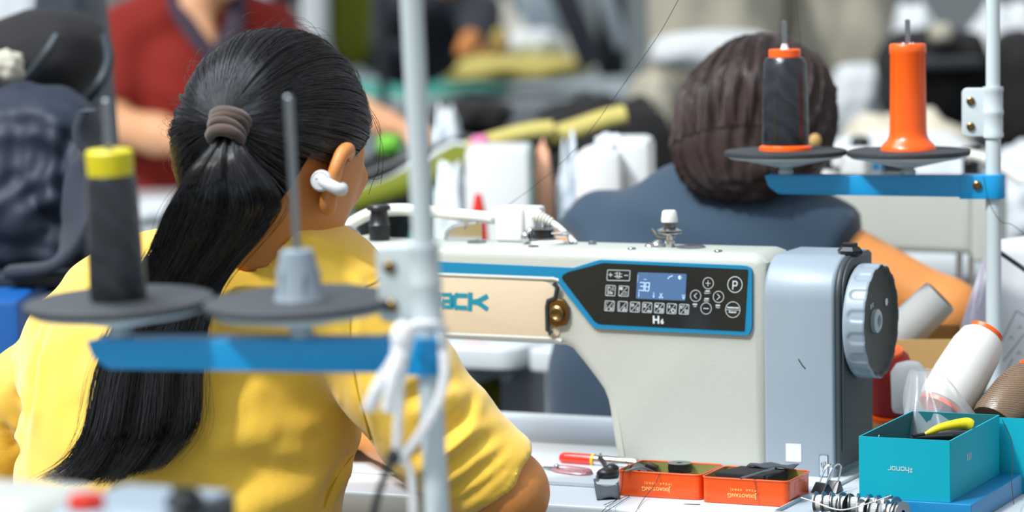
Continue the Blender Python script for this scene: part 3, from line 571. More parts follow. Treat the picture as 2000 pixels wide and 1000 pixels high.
def bobbin(name, label, c, axis, thread, r=.0105, w=.0095, group=None, fill=.0085):
    R = frame(z=axis); t = thing(name, label, 'bobbin', c, group)
    m = MB(); m.lathe([(.0028, -w / 2), (r, -w / 2), (r, -w / 2 + .0007), (.003, -w / 2 + .0008), (.003, w / 2 - .0008), (r, w / 2 - .0007), (r, w / 2), (.0028, w / 2)], 32, c, R, caps=False); part('bobbin_spool', m, M['steel'], t)
    m = MB(); m.lathe([(.003, -w / 2 + .0009), (fill, -w / 2 + .001), (fill + .0005, 0), (fill, w / 2 - .001), (.003, w / 2 - .0009)], 24, c, R, caps=False); part('bobbin_thread', m, M[thread], t); return t
bobbin('bobbin', 'steel bobbin of black thread lying flat in the left orange tin', T(1327, 913, .782), (0, 0, 1), 'blackp', r=.0125, w=.010, fill=.0115)
bobbin('bobbin', 'steel bobbin of brown thread on its side in the left orange tin', T(1244, 925, .776), (.5, -.8, .35), 'threadbrown', r=.010, fill=.0085)
m = MB(); c = T(1272, 916, .778); m.box(c, (.012, .010, .010), R=Rt @ roty(.3), bev=.001); solo('rubber_block', m, M['blackp'], 'small black block between the two bobbins in the left orange tin', 'block')
m = MB(); p0, p1 = T(1222, 920, .786), T(1283, 925, .782); m.tube(spl([p0, (p0 + p1) / 2 + [0, 0, .005], p1], 8), .0012, 6); solo('hook_needle', m, M['steel'], 'curved steel wire lying across the left orange tin', 'wire')
m = MB(); w_ = loc2w(-.083, -.165, .001)
m.prism([(-.033, -.022), (.026, -.030), (.031, .014), (.012, .022), (-.022, .021)], 0, .026, bev=.002, o=w_, R=Rt); solo('black_cloth', m, M['blackf'], 'folded black cloth wad filling the right orange tin', 'cloth')
m = MB(); m.tube([T(1447, 934, .7905), T(1512, 915, .7915)], .0012, 8); solo('steel_rod', m, M['steel'], 'thin steel rod resting across the right orange tin', 'rod')
m = MB(); V = []; 
for i in range(9):
    for j in range(5): V.append(loc2w(-.094 + i * .006, -.156 + j * .006, .028 + .0012 * math.sin(i * 1.3 + j)))
m.add(V, [[i * 5 + j, i * 5 + j + 1, (i + 1) * 5 + j + 1, (i + 1) * 5 + j] for i in range(8) for j in range(4)]); 
o = solo('fabric_scrap', m, M['charcoal'], 'small frayed dark fabric scrap on the black cloth in the right orange tin', 'fabric scrap'); sd = o.modifiers.new('thick', 'SOLIDIFY'); sd.thickness = .0012
# ------------------------------------------------------------------ marker, snips, scraps
a, b_ = T(1094, 894, .7685), T(1163, 899, .7685); d = (b_ - a); ln = np.linalg.norm(d); R = frame(z=d)
t = thing('marker_pen', 'red capped marker pen with a clear barrel beside the machine column', 'marker', a)
m = MB(); m.lathe([(0, 0), (.004, .0006), (.0062, .004), (.0065, .008), (.0064, ln - .002), (.0062, ln)], 24, a, R); part('cap', m, M['red'], t)
m = MB(); m.lathe([(.0066, ln - .0035), (.0066, ln - .001)], 24, a, R); part('yellow_band', m, M['yellowp'], t)
m = MB(); m.lathe([(.0058, ln), (.0058, ln + .045), (.005, ln + .05), (0, ln + .05)], 24, a, R); part('barrel', m, M['chrome'], t)
t = thing('thread_snips', 'pink metal thread snips lying open on the table left of the tins', 'thread snips', T(1110, 918, .7605))
p0, p1 = T(1057, 913, .765), T(1158, 926, .765); d = (p1 - p0); d /= np.linalg.norm(d); s_ = np.cross([0, 0, 1], d)
m = MB()
for sg in (-1, 1):
    q = spl([p0 + d * .020 + s_ * sg * .002, p0 + d * .030 + s_ * sg * .0065, p0 + d * .045 + s_ * sg * .0072, p0 + d * .058 + s_ * sg * .006, p0 + d * .064 + s_ * sg * .002], 5); q[:, 2] += (sg + 1) * .0012; m.tube(q, .0042, 8, flat=.5)
m.tube([p0 + d * .064 + s_ * .004, p0 + d * .065, p0 + d * .064 - s_ * .004], .004, 8); part('handle', m, M['pink'], t)
for sg in (-1, 1):
    m = MB(); e0 = p0 + s_ * sg * .003; m.add([e0, e0 + d * .026 + s_ * sg * .002, e0 + d * .026 + s_ * (sg * .002 + .005), e0 + d * .012 + s_ * .004, e0 + [0, 0, .001], e0 + d * .026 + s_ * sg * .002 + [0, 0, .0015], e0 + d * .026 + s_ * (sg * .002 + .005) + [0, 0, .0015], e0 + d * .012 + s_ * .004 + [0, 0, .001]], [[0, 3, 2, 1], [4, 5, 6, 7], [0, 1, 5, 4], [1, 2, 6, 5], [2, 3, 7, 6], [3, 0, 4, 7]]); part('blade', m, M['steel'], t)
m = MB(); m.ell(p0 + d * .022 + [0, 0, .004], (.003, .003, .002), n=12); part('pivot', m, M['chrome'], t)
def sheet(name, label, cat, grid, mt, th=.0006, group=None):
    G = np.array(grid, float); a_, b_, _ = G.shape; m = MB(); m.add(G.reshape(-1, 3), [[i * b_ + j, i * b_ + j + 1, (i + 1) * b_ + j + 1, (i + 1) * b_ + j] for i in range(a_ - 1) for j in range(b_ - 1)])
    o = solo(name, m, M[mt] if isinstance(mt, str) else mt, label, cat, group, auto=0); sd = o.modifiers.new('thick', 'SOLIDIFY'); sd.thickness = th; sd.offset = 0; return o
L0 = [T(x, y, .762) for x, y in ((1170, 888), (1158, 925), (1166, 973))]; L1 = [T(x, y, .762) for x, y in ((1182, 890), (1206, 925), (1210, 971))]
la, lb = spl(L0, 6), spl(L1, 6); G = [[la[i] * (1 - j / 6) + lb[i] * j / 6 + np.array([0, 0, .0012 * math.sin(i * .9 + j)]) for j in range(7)] for i in range(len(la))]
sheet('fabric_strip', 'grey denim fabric strip lying at the left end of the orange tins', 'fabric strip', G, 'denim', .0016)
m = MB(); c = T(1188, 925, .768); m.ell(c, (.013, .010, .007), R=rotz(.4), n=16); m.ell(c + [.004, .003, .004], (.008, .007, .006), n=12)
m.tube(spl([c, T(1180, 905, .772), T(1172, 895, .774)], 5), .003, 6); solo('thread_tangle', m, M['blackp'], 'black binder clip tangled in thread between the snips and the left tin', 'clip', auto=60)
m = MB(); m.prism(rpoly([(-.006, -.004), (.010, -.005), (.010, .005), (-.006, .004)], .004), 0, .0008, o=T(1206, 954, .7608), R=Rt); solo('paper_chip', m, M['white'], 'small white oval chip poking out from the left tin', 'paper chip')
m = MB(); m.prism(rpoly([(-.009, -.004), (.010, -.002), (.008, .003), (-.006, .004)], .003), 0, .0008, o=T(1350, 983, .7605), R=Rt); solo('paper_chip', m, M['white'], 'small white paper chip on the table edge in front of the tins', 'paper chip')
def thread_on(pts, label, r=.00035, mt='darkthread', name='loose_thread'):
    m = MB(); m.tube(spl(pts, 6), r, 5); return solo(name, m, M[mt], label, 'thread')
thread_on([T(1222, 900, .795), T(1227, 909, .795), T(1218, 921, .7868), P(1214, 955, 3.185), T(1206, 975, .7615), T(1185, 990, .7608), T(1172, 1004, .7607)], 'dark thread hanging over the left corner of the left orange tin')
thread_on([T(1290, 920, .7868), P(1280, 945, 3.168), P(1262, 968, 3.168), T(1250, 985, .7608), T(1240, 1004, .7607)], 'dark thread falling across the lettering of the left orange tin')
thread_on([T(1180, 986, .7612), T(1200, 978, .7620), T(1230, 968, .7612), T(1182, 1000, .7607)], 'dark thread curled on the table edge below the denim strip')
thread_on([P(1327, -4, 3.2), P(1285, 70, 3.25), P(1225, 155, 3.3), P(1160, 245, 3.4), P(1105, 310, 3.45), P(1045, 362, 3.5), P(1000, 395, 3.52), P(960, 420, 3.53), P(935, 442, 3.53)], 'thin dark thread running from the top of the picture down to the machine arm', .0003)
thread_on([P(1555, -4, 3.45), P(1561, 60, 3.45), P(1565, 105, 3.46)], 'thin thread rising from the black cone with orange rims', .00025)
thread_on([P(1921, 345, 3.47), P(1932, 395, 3.475), P(1954, 432, 3.49), P(1975, 438, 3.49), P(2003, 458, 3.5)], 'thin dark thread snagged on the right stand pole', .0004)
# ------------------------------------------------------------------ binder clips, tray of bobbins
def clip(label, c, rz, s=1.0):
    t = thing('binder_clip', label, 'binder clip', c); R = rotz(rz)
    m = MB(); m.prism([(-.010 * s, 0), (.010 * s, 0), (.0015, .013 * s), (-.0015, .013 * s)], -.009 * s, .009 * s, bev=.0006, o=c, R=R @ np.array([[1., 0, 0], [0, 0, -1], [0, 1, 0]])); part('clip_body', m, M['blackp'], t)
    m = MB()
    for y in (-.005, .005):
        q = np.array([(.001, y, .013 * s), (.008, y * .9, .026 * s), (.012, y * .5, .030 * s), (.013, 0, .031 * s)]); m.tube(spl(q, 5) @ R.T + c, .0009, 6)
    part('wire_arm', m, M['chrome'], t)
clip('black binder clip standing in front of the grey motor housing, nearer the tins', T(1606, 968, .7605), .6); clip('black binder clip standing close to the teal box front corner', T(1628, 960, .7605), 1.0, .85)
t = thing('bobbin_tray', 'shallow grey tray holding a row of steel bobbins in front of the teal box', 'tray', loc2w(.045, -.215, 0))
V, F, n = wall_box(None, -.028, .106, -.264, -.166, .7602, .7655, .0012, .008); m = MB(); m.add(V, F, 0, np.array([ORG[0], ORG[1], 0]), Rt); part('tray_body', m, M['greyl'], t)
ORD = ('first', 'second', 'third', 'fourth', 'fifth', 'sixth', 'seventh', 'eighth', 'ninth')
rr = random.Random(5); back = [1602, 1617, 1636, 1652, 1668, 1684, 1705, 1724, 1742]; front = [1690, 1707, 1723, 1740, 1757]
for row, xs, vv, yy in (('back', back, 984, .7765), ('front', front, 992, .7765)):
    for k, x in enumerate(xs):
        c = T(x, vv - (2 if row == 'back' else 0) + .06 * (x - 1600), .7765); ax = AU * 1.0 + AV * rr.uniform(-.35, .2) + AW * rr.uniform(-.12, .12)
        bobbin('bobbin', 'steel bobbin in the %s row of the grey tray, %s from the left' % (row, ORD[k]), c, ax, 'threadgrey' if k % 3 else 'threadwhite', r=.0112, w=.0088, group='bobbins in the grey tray', fill=.0075)
m = MB(); m.prism([(-.010, 0), (.008, 0), (.010, .018), (.0, .024), (-.003, .021), (-.012, .026)], -.001, .001, o=T(1770, 982, .768), R=Rt @ rotz(-.5) @ np.array([[1., 0, 0], [0, 0, -1], [0, 1, 0]])); solo('black_tag', m, M['blackp'], 'black card tag standing at the right end of the bobbins', 'tag')
thread_on([T(1565, 972, .775), T(1590, 980, .788), T(1640, 996, .786), T(1690, 985, .789), T(1740, 968, .788)], 'loose pale thread lying over the bobbins in the tray', .0006, 'cord')
# ------------------------------------------------------------------ teal boxes and low blue box
def card_box(label, u0, u1, v0, v1, z0, z1, th=.0016, logo=False, skew=None):
    t = thing('storage_box', label, 'box', loc2w((u0 + u1) / 2, (v0 + v1) / 2, z0 - .76)); o = np.array([ORG[0], ORG[1], 0]); V, F, n = wall_box(None, u0, u1, v0, v1, z0, z1, th, .0012)
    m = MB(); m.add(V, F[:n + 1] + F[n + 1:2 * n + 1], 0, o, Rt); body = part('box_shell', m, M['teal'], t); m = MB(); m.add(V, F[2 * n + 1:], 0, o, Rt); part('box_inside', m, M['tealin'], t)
    if logo:
        m = MB(); f = lambda q: np.array([ORG + AU * x + AV * (v0 - .0004) + AW * (z - .76) for x, z in q]); cx, cz = (u0 + u1) / 2 - .016, z0 + .028; w_ = .0006
        def g(p, ww=w_): stroke(m, [(cx + a * .001, cz + b * .001) for a, b in p], ww, f)
        g([(2.6, 4), (2.6, 1), (2, .6), (0, .6)]); g([(4, .6), (4, 4), (7, 4), (7, .6), (4, .6)]); g([(8.6, 4), (8.6, .6), (11.4, .6), (11.4, 4)]); g([(13, .6), (13, 4), (16, 4), (16, .6), (13, .6)])
        g([(17.6, 4), (17.6, 1), (20.6, 1)]); g([(20.6, 4), (20.6, -1.2)]); 
        for dz in (-.6, 1.8): g([(22, dz), (24, dz)], .0005); g([(22, dz + .9), (24, dz + .9)], .0005); g([(23, dz - .3), (23, dz + 1.3)], .0004)
        fr = lambda q: np.array([ORG + AU * (u1 + .0004) + AV * y + AW * (z - .76) for y, z in q]); cy = (v0 + v1) / 2 - .03
        for k in range(4): stroke(m, [(cy + .004 * k, z0 + .032), (cy + .004 * k, z0 + .038)], .0012, fr)
        part('box_lettering', m, M['print'], body, smooth=False)
    return t
card_box('teal cardboard box with a white brand word, holding yellow-handled snips', .054, .146, -.243, -.070, .7802, .840, logo=True)
card_box('second teal cardboard box at the right edge, behind the one with yellow snips', .070, .172, -.062, .105, .7602, .836)
m = MB(); m.prism(rrect(.050, -.248, .168, -.064, .001), .7603, .780, bev=.0005, o=np.array([ORG[0], ORG[1], 0]), R=Rt); solo('flat_box', m, M['blue2'], 'low closed blue box underneath the front teal box', 'box')
# snips with the yellow handle
a, b_ = T(1805, 848, .836), T(1898, 832, .842); t = thing('thread_snips', 'black snips with a chunky yellow handle inside the teal box', 'thread snips', a)
q = spl([a, a * .6 + b_ * .4 + [0, 0, .004], a * .15 + b_ * .85 + [0, 0, .004], b_], 6); n = len(q); rr_ = np.interp(np.linspace(0, 1, n), [0, .15, .8, .95, 1], [.0012, .0035, .0060, .0058, .004]); m = MB(); m.tube(q, rr_, 14); part('handle', m, M['yellowp'], t)
m = MB(); m.tube([T(1782, 851, .836), a], .0016, 8); m.tube([T(1785, 856, .832), T(1860, 853, .830)], .002, 8); part('blade', m, M['blackp'], t)
m = MB(); m.tube([T(1800, 857, .826), T(1890, 850, .828)], .005, 10); m.tube([T(1835, 858, .822), T(1900, 842, .820)], .007, 10); solo('scissors', m, M['blackp'], 'dark scissor handles under the yellow-handled snips', 'scissors', auto=60)
m = MB(); m.box(loc2w(.10, -.155, .035), (.08, .15, .028), R=Rt, bev=.006); solo('cloth_wad', m, M['charcoal'], 'dark cloth wad filling the teal box under the snips', 'cloth')
# ------------------------------------------------------------------ cones leaning at the back
def lean_cone(name, label, p0, p1, parts, cat='thread cone', group=None):
    p0, p1 = np.array(p0), np.array(p1); ln = np.linalg.norm(p1 - p0); return cone(name, label, cat, p0, p1 - p0, [(nm, [(r, z * ln) for r, z in pr], mt) for nm, pr, mt in parts], group)
lean_cone('thread_cone', 'big white thread cone with orange rims leaning behind the teal box', P(1838, 800, 3.25), P(1928, 646, 3.29), [
    ('spool_core', [(.004, -.01), (.025, -.01), (.0252, .03), (.020, .04), (.0165, .95), (.0180, .955), (.0180, 1.0), (.016, 1.01), (.009, 1.01), (.008, .9)], 'orange'),
    ('wound_thread', [(.0235, .03), (.0265, .05), (.0285, .12), (.0290, .4), (.0270, .75), (.0235, .90), (.0185, .95)], 'threadwhite')])
lean_cone('thread_cone', 'grey thread cone tilted to the right in the cardboard box', P(1745, 668, 3.60), P(1837, 578, 3.595), [
    ('wound_thread', [(.005, 0), (.0245, 0), (.0255, .1), (.0225, .97), (.0215, 1.0), (.0185, 1.0)], 'threadgrey'), ('spool_core', [(.0186, 1.0), (.0186, 1.01), (.0165, 1.01), (.0155, .93), (.0, .93)], 'greyd')])
lean_cone('thread_cone', 'glossy brown thread cone leaning at the right edge', P(1945, 830, 3.22), P(2015, 735, 3.26), [
    ('wound_thread', [(.005, -.02), (.027, -.02), (.029, .1), (.0275, .6), (.0235, .93), (.019, 1.0)], 'threadbrown'), ('spool_core', [(.019, .98), (.019, 1.08), (.016, 1.09), (0, 1.09)], 'orange')])
lean_cone('thread_cone', 'dark red thread cone half hidden by the handwheel', P(1742, 800, 3.46), P(1735, 690, 3.44), [
    ('spool_core', [(.005, -.05), (.031, -.05), (.030, .02), (.02, .04), (.016, 1.05), (.010, 1.05), (0, 1.04)], 'orange'), ('wound_thread', [(.024, .03), (.0265, .06), (.0265, .7), (.022, .93), (.0165, 1.0)], 'threadred')])
lean_cone('thread_cone', 'small white thread cone between the red cone and the big white one', P(1780, 800, 3.40), P(1772, 706, 3.42), [
    ('wound_thread', [(.003, 0), (.020, 0), (.021, .1), (.019, .8), (.013, .95), (.004, 1.0)], 'threadwhite')])
# cardboard box at the back
def flap_box(name, label, c, sx, sy, h, rz, mt, th=.003):
    t = thing(name, label, 'box', c); R = rotz(rz); m = MB()
    m.box(c + R @ np.array([0, -sy / 2, h / 2]), (sx, th, h), R=R); m.box(c + R @ np.array([0, sy / 2, h / 2]), (sx, th, h), R=R)
    m.box(c + R @ np.array([-sx / 2, 0, h / 2]), (th, sy, h), R=R); m.box(c + R @ np.array([sx / 2, 0, h / 2]), (th, sy, h), R=R); part('side_wall', m, M[mt], t)
    m = MB(); m.box(c + np.array([0, 0, th / 2]), (sx - th, sy - th, th), R=R); part('box_bottom', m, M[mt], t)
_k = P(1812, 668, 3.47); flap_box('cardboard_box', 'open brown cardboard box behind the handwheel holding a grey cone', np.array([_k[0] - .035, 3.56, .7602]), .17, .13, _k[2] - .76, -.12, 'kraft')
# paper pattern sheet and translucent sleeve behind the pole
def quad_sheet(c00, c10, c11, c01, n=8, bend=.01):
    G = []
    for i in range(n + 1):
        r_ = []
        for j in range(n + 1):
            a, b = i / n, j / n; p = (1 - a) * (1 - b) * c00 + a * (1 - b) * c10 + a * b * c11 + (1 - a) * b * c01; r_.append(p + np.array([0, bend * math.sin(math.pi * a) * math.sin(math.pi * b * .9), 0]))
        G.append(r_)
    return G
c00, c10, c11, c01 = P(1868, 785, 3.64), P(2060, 800, 3.64), P(2060, 455, 3.70), P(1938, 470, 3.70)
pap = sheet('pattern_sheet', 'white paper with pencilled lines propped behind the pole of the right stand', 'paper', quad_sheet(c00, c10, c11, c01), 'paper', .0006)
m = MB()
for a_, b_ in (((1945, 690), (1985, 607)), ((1985, 607), (2003, 618)), ((1960, 705), (2001, 652)), ((1950, 755), (1978, 700)), ((1925, 745), (1945, 690))): m.tube([P(a_[0], a_[1], 3.645), P(b_[0], b_[1], 3.645)], .0005, 4)
for x, y in ((1992, 640), (1975, 660), (1965, 735), (1990, 690)): m.tube([P(x - 4, y + 3, 3.645), P(x, y - 4, 3.645), P(x + 4, y + 2, 3.645)], .0005, 4)
pl_ = build('pencil_lines', m, M['darkthread'], tuple(pap.location)); pl_.parent = pap
sheet('plastic_sleeve', 'thin translucent mauve plastic sleeve leaning left of the right stand pole', 'plastic sleeve', quad_sheet(P(1868, 660, 3.66), P(1925, 700, 3.62), P(1935, 480, 3.70), P(1922, 500, 3.72)), mat('mauve_film', (176, 170, 186), .3, alpha=.75), .0004)
thread_on([P(1948, 492, 3.56), P(1972, 508, 3.57), P(2003, 530, 3.58)], 'grey cable sloping down to the right behind the right stand pole', .0018, 'darkmetal', 'cable')
thread_on([P(1948, 486, 3.57), P(1975, 505, 3.58), P(2003, 524, 3.59)], 'pale wire beside the grey cable behind the right stand pole', .0010, 'greyd', 'wire')
# crumpled film bag round the bottom of the white cone
rb = random.Random(11); G = []; ctr = (P(1838, 800, 3.25) + P(1860, 765, 3.25)) / 2
prof_b = [(0.0, 760, 1815, 30), (.3, 730, 1818, 45), (.6, 790, 1840, 72), (1.0, 868, 1838, 80)]
for i in range(13):
    a = i / 12; r = .014 + .028 * a ** .8; cc = P(1806 + 34 * a, 722 + 140 * a, 3.235 - .03 * a); row = []
    for j in range(37):
        th_ = j / 36 * 2 * math.pi * .97; k = 1 + .16 * math.sin(5 * th_ + a * 3) * (.4 + a) + .08 * math.sin(11 * th_ + 2 * a)
        row.append(cc + r * k * (np.array([math.cos(th_), math.sin(th_) * .75, 0])) + np.array([0, 0, .006 * math.sin(3 * th_) * a]))
    G.append(row)
sheet('plastic_bag', 'crumpled clear plastic bag gathered round the foot of the big white cone', 'plastic bag', G, 'film', .0002)
thread_on([T(1717, 850, .8405), P(1709, 885, 3.055), P(1706, 930, 3.052), P(1704, 955, 3.05)], 'pale thread hanging down the front of the teal box', .0005, 'cord')
thread_on([P(1958, 820, 3.14), P(1978, 870, 3.13), P(1976, 940, 3.10), P(1980, 985, 3.05)], 'dark thread hanging down at the right end of the teal box', .0004)
# ------------------------------------------------------------------ near stand (left) with cone, cords
_n = P(838, 690, 2.22); STB2 = np.array([_n[0], _n[1], _n[2] - STAND_Z])
tilt = (math.radians(2.6), -math.radians(1.55))
# rotate about the arm joint so that the joint stays put
Rm = rotx(tilt[0]) @ roty(tilt[1]) @ rotz(-math.radians(15)); base2 = _n - Rm @ np.array([0, 0, STAND_Z])
st2, R2 = make_stand('blurred near thread stand on the left, blue arm tied with white cord', base2, tilt=tilt, sleeve=.050, discs=('cup', 'pad'))
b = base2 + R2 @ np.array([-.232, 0, PADZ]); axz = R2 @ np.array([0, 0, 1.])
cone('thread_cone', 'black thread cone with a yellow cap on the left stand', 'thread cone', b, axz, [
    ('spool_core', [(.004, .0), (.017, 0), (.0165, .090), (.0168, .092), (.0172, .1070), (.0155, .1085), (.006, .1085), (.003, .104)], 'yellowp'),
    ('wound_thread', [(.0172, .0003), (.0205, .001), (.0210, .006), (.0200, .05), (.0188, .086), (.0168, .0905)], 'threadblack')])
def cordt(pts, r, label, mt='cord', name='cord', n=6):
    q = spl([P(x, y, Y) for x, y, Y in pts], n); m = MB()
    if mt == 'cord':
        for k in range(3):
            t = np.linspace(0, len(q) * .9, len(q)) + k * 2.094; m.tube(q + np.stack([np.cos(t), np.sin(t), np.sin(t * .5) * .3], 1) * r * .45, r * .62, 7)
    else: m.tube(q, r, 8)
    return m
t = thing('knotted_string', 'white twisted cord knotted round the blue arm of the left stand', 'cord', P(790, 650, 2.19))
m = MB(); m.ell(P(786, 660, 2.185), (.0085, .008, .012), n=14); m.ell(P(782, 690, 2.185), (.007, .007, .010), n=14); part('knot', m, M['cord'], t)
for pts, r in ([[(792, 645, 2.195), (778, 690, 2.185), (752, 735, 2.185), (732, 770, 2.185), (721, 798, 2.19)], .0052], [[(788, 650, 2.19), (778, 705, 2.18), (768, 750, 2.18), (757, 802, 2.185)], .0052],
               [[(790, 690, 2.18), (781, 760, 2.18), (777, 830, 2.185), (775, 892, 2.19)], .0034], [[(862, 640, 2.215), (868, 720, 2.20), (858, 780, 2.195), (825, 840, 2.19), (795, 880, 2.19), (777, 902, 2.19)], .0040],
               [[(790, 895, 2.19), (803, 930, 2.19), (808, 1010, 2.19)], .0028]):
    part('cord_strand', cordt(pts, r, ''), M['cord'], t)
part('cord_strand', cordt([(800, 640, 2.20), (822, 632, 2.195), (850, 634, 2.20), (866, 645, 2.215)], .004, ''), M['cord'], t)
m = cordt([(768, 890, 2.185), (752, 930, 2.19), (738, 970, 2.19), (728, 1010, 2.19)], .0026, '', 'x'); m.ell(P(768, 893, 2.185), (.005, .005, .006), n=12)
solo('black_cable', m, M['blackp'], 'black cable end tied to the white cord of the left stand', 'cable')
# ------------------------------------------------------------------ implicit-surface bodies
def capd(a, b, ra, rb):
    a, b = np.array(a, float), np.array(b, float); ab = b - a; l2 = ab @ ab
    def f(p):
        t = np.clip((p - a) @ ab / l2, 0, 1); return np.linalg.norm(p - a - t[:, None] * ab, axis=1) - (ra + (rb - ra) * t)
    f.bb = (np.minimum(a, b) - max(ra, rb), np.maximum(a, b) + max(ra, rb)); return f
def elld(c, r, R=None):
    c, r = np.array(c, float), np.array(r, float); R = I3 if R is None else np.array(R)
    def f(p):
        q = (p - c) @ R; k0 = np.linalg.norm(q / r, axis=1); k1 = np.linalg.norm(q / (r * r), axis=1) + 1e-9; return k0 * (k0 - 1) / k1
    m = r.max(); f.bb = (c - m, c + m); return f
def smin(fs, k):
    def f(p):
        d = fs[0](p)
        for g in fs[1:]:
            e = g(p); h = np.clip(.5 + .5 * (e - d) / k, 0, 1); d = e * (1 - h) + d * h - k * h * (1 - h)
        return d
    f.bb = (np.min([g.bb[0] for g in fs], 0), np.max([g.bb[1] for g in fs], 0)); return f
def chain(pts, rs, k=.01): return smin([capd(pts[i], pts[i + 1], rs[i], rs[i + 1]) for i in range(len(pts) - 1)], k)
def cutplane(f, p0, n, k=.006):
    """keep the side where (p-p0).n < 0"""
    p0, n = np.array(p0, float), np.array(n, float); n /= np.linalg.norm(n)
    def g(p): return np.maximum(f(p), (p - p0) @ n)
    g.bb = f.bb; return g
def surfnet(f, h, pad=.02, bb=None):
    lo, hi = (bb or f.bb); lo = np.array(lo) - pad; hi = np.array(hi) + pad; n = (np.ceil((hi - lo) / h / 4).astype(int) + 1) * 4
    cn = n // 4 + 1; cg = np.stack(np.meshgrid(*[lo[i] + np.arange(cn[i]) * 4 * h for i in range(3)], indexing='ij'), -1).reshape(-1, 3)
    cv = f(cg).reshape(cn); v = np.repeat(np.repeat(np.repeat(cv, 4, 0), 4, 1), 4, 2)[2:2 + n[0], 2:2 + n[1], 2:2 + n[2]].copy()
    idx = np.argwhere(np.abs(v) < 7.5 * h)
    for s_ in range(0, len(idx), 400000):
        q = idx[s_:s_ + 400000]; v[q[:, 0], q[:, 1], q[:, 2]] = f(lo + q * h)
    sg = v < 0; nx, ny, nz = v.shape; c = np.zeros((nx - 1, ny - 1, nz - 1), int)
    for a in (0, 1):
        for b in (0, 1):
            for d in (0, 1): c += sg[a:nx - 1 + a, b:ny - 1 + b, d:nz - 1 + d]
    act = np.argwhere((c > 0) & (c < 8)); vid = -np.ones(c.shape, int); vid[act[:, 0], act[:, 1], act[:, 2]] = np.arange(len(act))
    acc = np.zeros((len(act), 3)); cnt = np.zeros(len(act))
    for ax in range(3):
        o1, o2 = [i for i in range(3) if i != ax]
        for a in (0, 1):
            for b in (0, 1):
                p = act.copy(); p[:, o1] += a; p[:, o2] += b; q = p.copy(); q[:, ax] += 1
                va = v[p[:, 0], p[:, 1], p[:, 2]]; vb = v[q[:, 0], q[:, 1], q[:, 2]]; m = (va < 0) != (vb < 0)
                t = np.where(m, va / np.where(m, va - vb, 1), 0); pos = p.astype(float); pos[:, ax] += t; acc[m] += pos[m]; cnt[m] += 1
    V = lo + acc / np.maximum(cnt, 1)[:, None] * h; F = []
    for ax in range(3):
        o1, o2 = [(1, 2), (2, 0), (0, 1)][ax]; sl0 = [slice(1, -1)] * 3; sl0[ax] = slice(0, -1); sl1 = list(sl0); sl1[ax] = slice(1, None)
        A = np.zeros(v.shape, bool); s0 = sg.take(range(0, v.shape[ax] - 1), ax); s1 = sg.take(range(1, v.shape[ax]), ax); D = s0 != s1
        e = np.argwhere(D); e = e[(e[:, o1] > 0) & (e[:, o2] > 0) & (e[:, o1] < v.shape[o1] - 1) & (e[:, o2] < v.shape[o2] - 1)]
        def cell(d1, d2): q = e.copy(); q[:, o1] -= d1; q[:, o2] -= d2; return vid[q[:, 0], q[:, 1], q[:, 2]]
        Q = np.stack([cell(1, 1), cell(0, 1), cell(0, 0), cell(1, 0)], 1); inside = s0[e[:, 0], e[:, 1], e[:, 2]]; Q[~inside] = Q[~inside][:, ::-1]; F.append(Q[(Q >= 0).all(1)])
    return V, np.concatenate(F)
def smoothV(V, F, it=2, lam=.5):
    a = F.reshape(-1); b = np.roll(F, -1, 1).reshape(-1); n = len(V)
    for _ in range(it):
        acc = np.zeros_like(V); c = np.zeros(n); np.add.at(acc, a, V[b]); np.add.at(acc, b, V[a]); np.add.at(c, a, 1); np.add.at(c, b, 1); V = V * (1 - lam) + lam * acc / np.maximum(c, 1)[:, None]
    return V
def vnormals(V, F):
    n = np.cross(V[F[:, 2]] - V[F[:, 0]], V[F[:, 3]] - V[F[:, 1]]); N = np.zeros_like(V)
    for i in range(4): np.add.at(N, F[:, i], n)
    return N / (np.linalg.norm(N, axis=1)[:, None] + 1e-12)
def netpart(name, VF, mt, parent, subs=0, extra=None):
    V, F = VF; m = MB(); m.add(V, F.tolist())
    if extra:
        for v_, f_ in extra: m.add(v_, f_.tolist())
    o = part(name, m, M[mt], parent, auto=0)
    if subs: s_ = o.modifiers.new('sub', 'SUBSURF'); s_.levels = subs; s_.render_levels = subs
    return o
def bvh_of(V, F): return BVHTree.FromPolygons(V.tolist(), F.tolist())
def hit(bv, px, py):
    d = ray(px, py); h = bv.ray_cast(Vector(CAM.tolist()), Vector(d.tolist()).normalized()); return np.array(h[0][:]) if h[0] is not None else None
def creases(VF, lst, bv=None):
    """lst: (surface points polyline in world, depth, sigma) -> V displaced inwards with rolled shoulders"""
    V, F = VF; N = vnormals(V, F); D = np.zeros(len(V))
    for pts, amp, sg in lst:
        p = np.array(pts); dm = np.full(len(V), 9.0); side = np.zeros(len(V)); tt = np.zeros(len(V)); m = len(p) - 1
        for i in range(m):
            a, b = p[i], p[i + 1]; ab = b - a; t = np.clip((V - a) @ ab / (ab @ ab + 1e-12), 0, 1); w_ = V - a - t[:, None] * ab; d = np.linalg.norm(w_, axis=1); q = d < dm
            dm[q] = d[q]; tt[q] = (i + t[q]) / m; side[q] = np.einsum('ij,ij->i', np.cross(N[q], np.broadcast_to(ab, N[q].shape)), w_[q]) / (np.linalg.norm(ab) + 1e-9)
        fade = np.clip(np.minimum(tt, 1 - tt) * 4, 0.15, 1); g = np.exp(-(dm / sg) ** 2); g2 = np.exp(-((side - 1.7 * sg) / (sg * 1.1)) ** 2) * (dm < 5 * sg)
        D += amp * fade * (-g + .75 * g2)
    return V + N * D[:, None], F
def onsurf(bv, pxs):
    out = [hit(bv, x, y) for x, y in spl([np.array(q, float) for q in pxs], 4)]; return [o for o in out if o is not None]
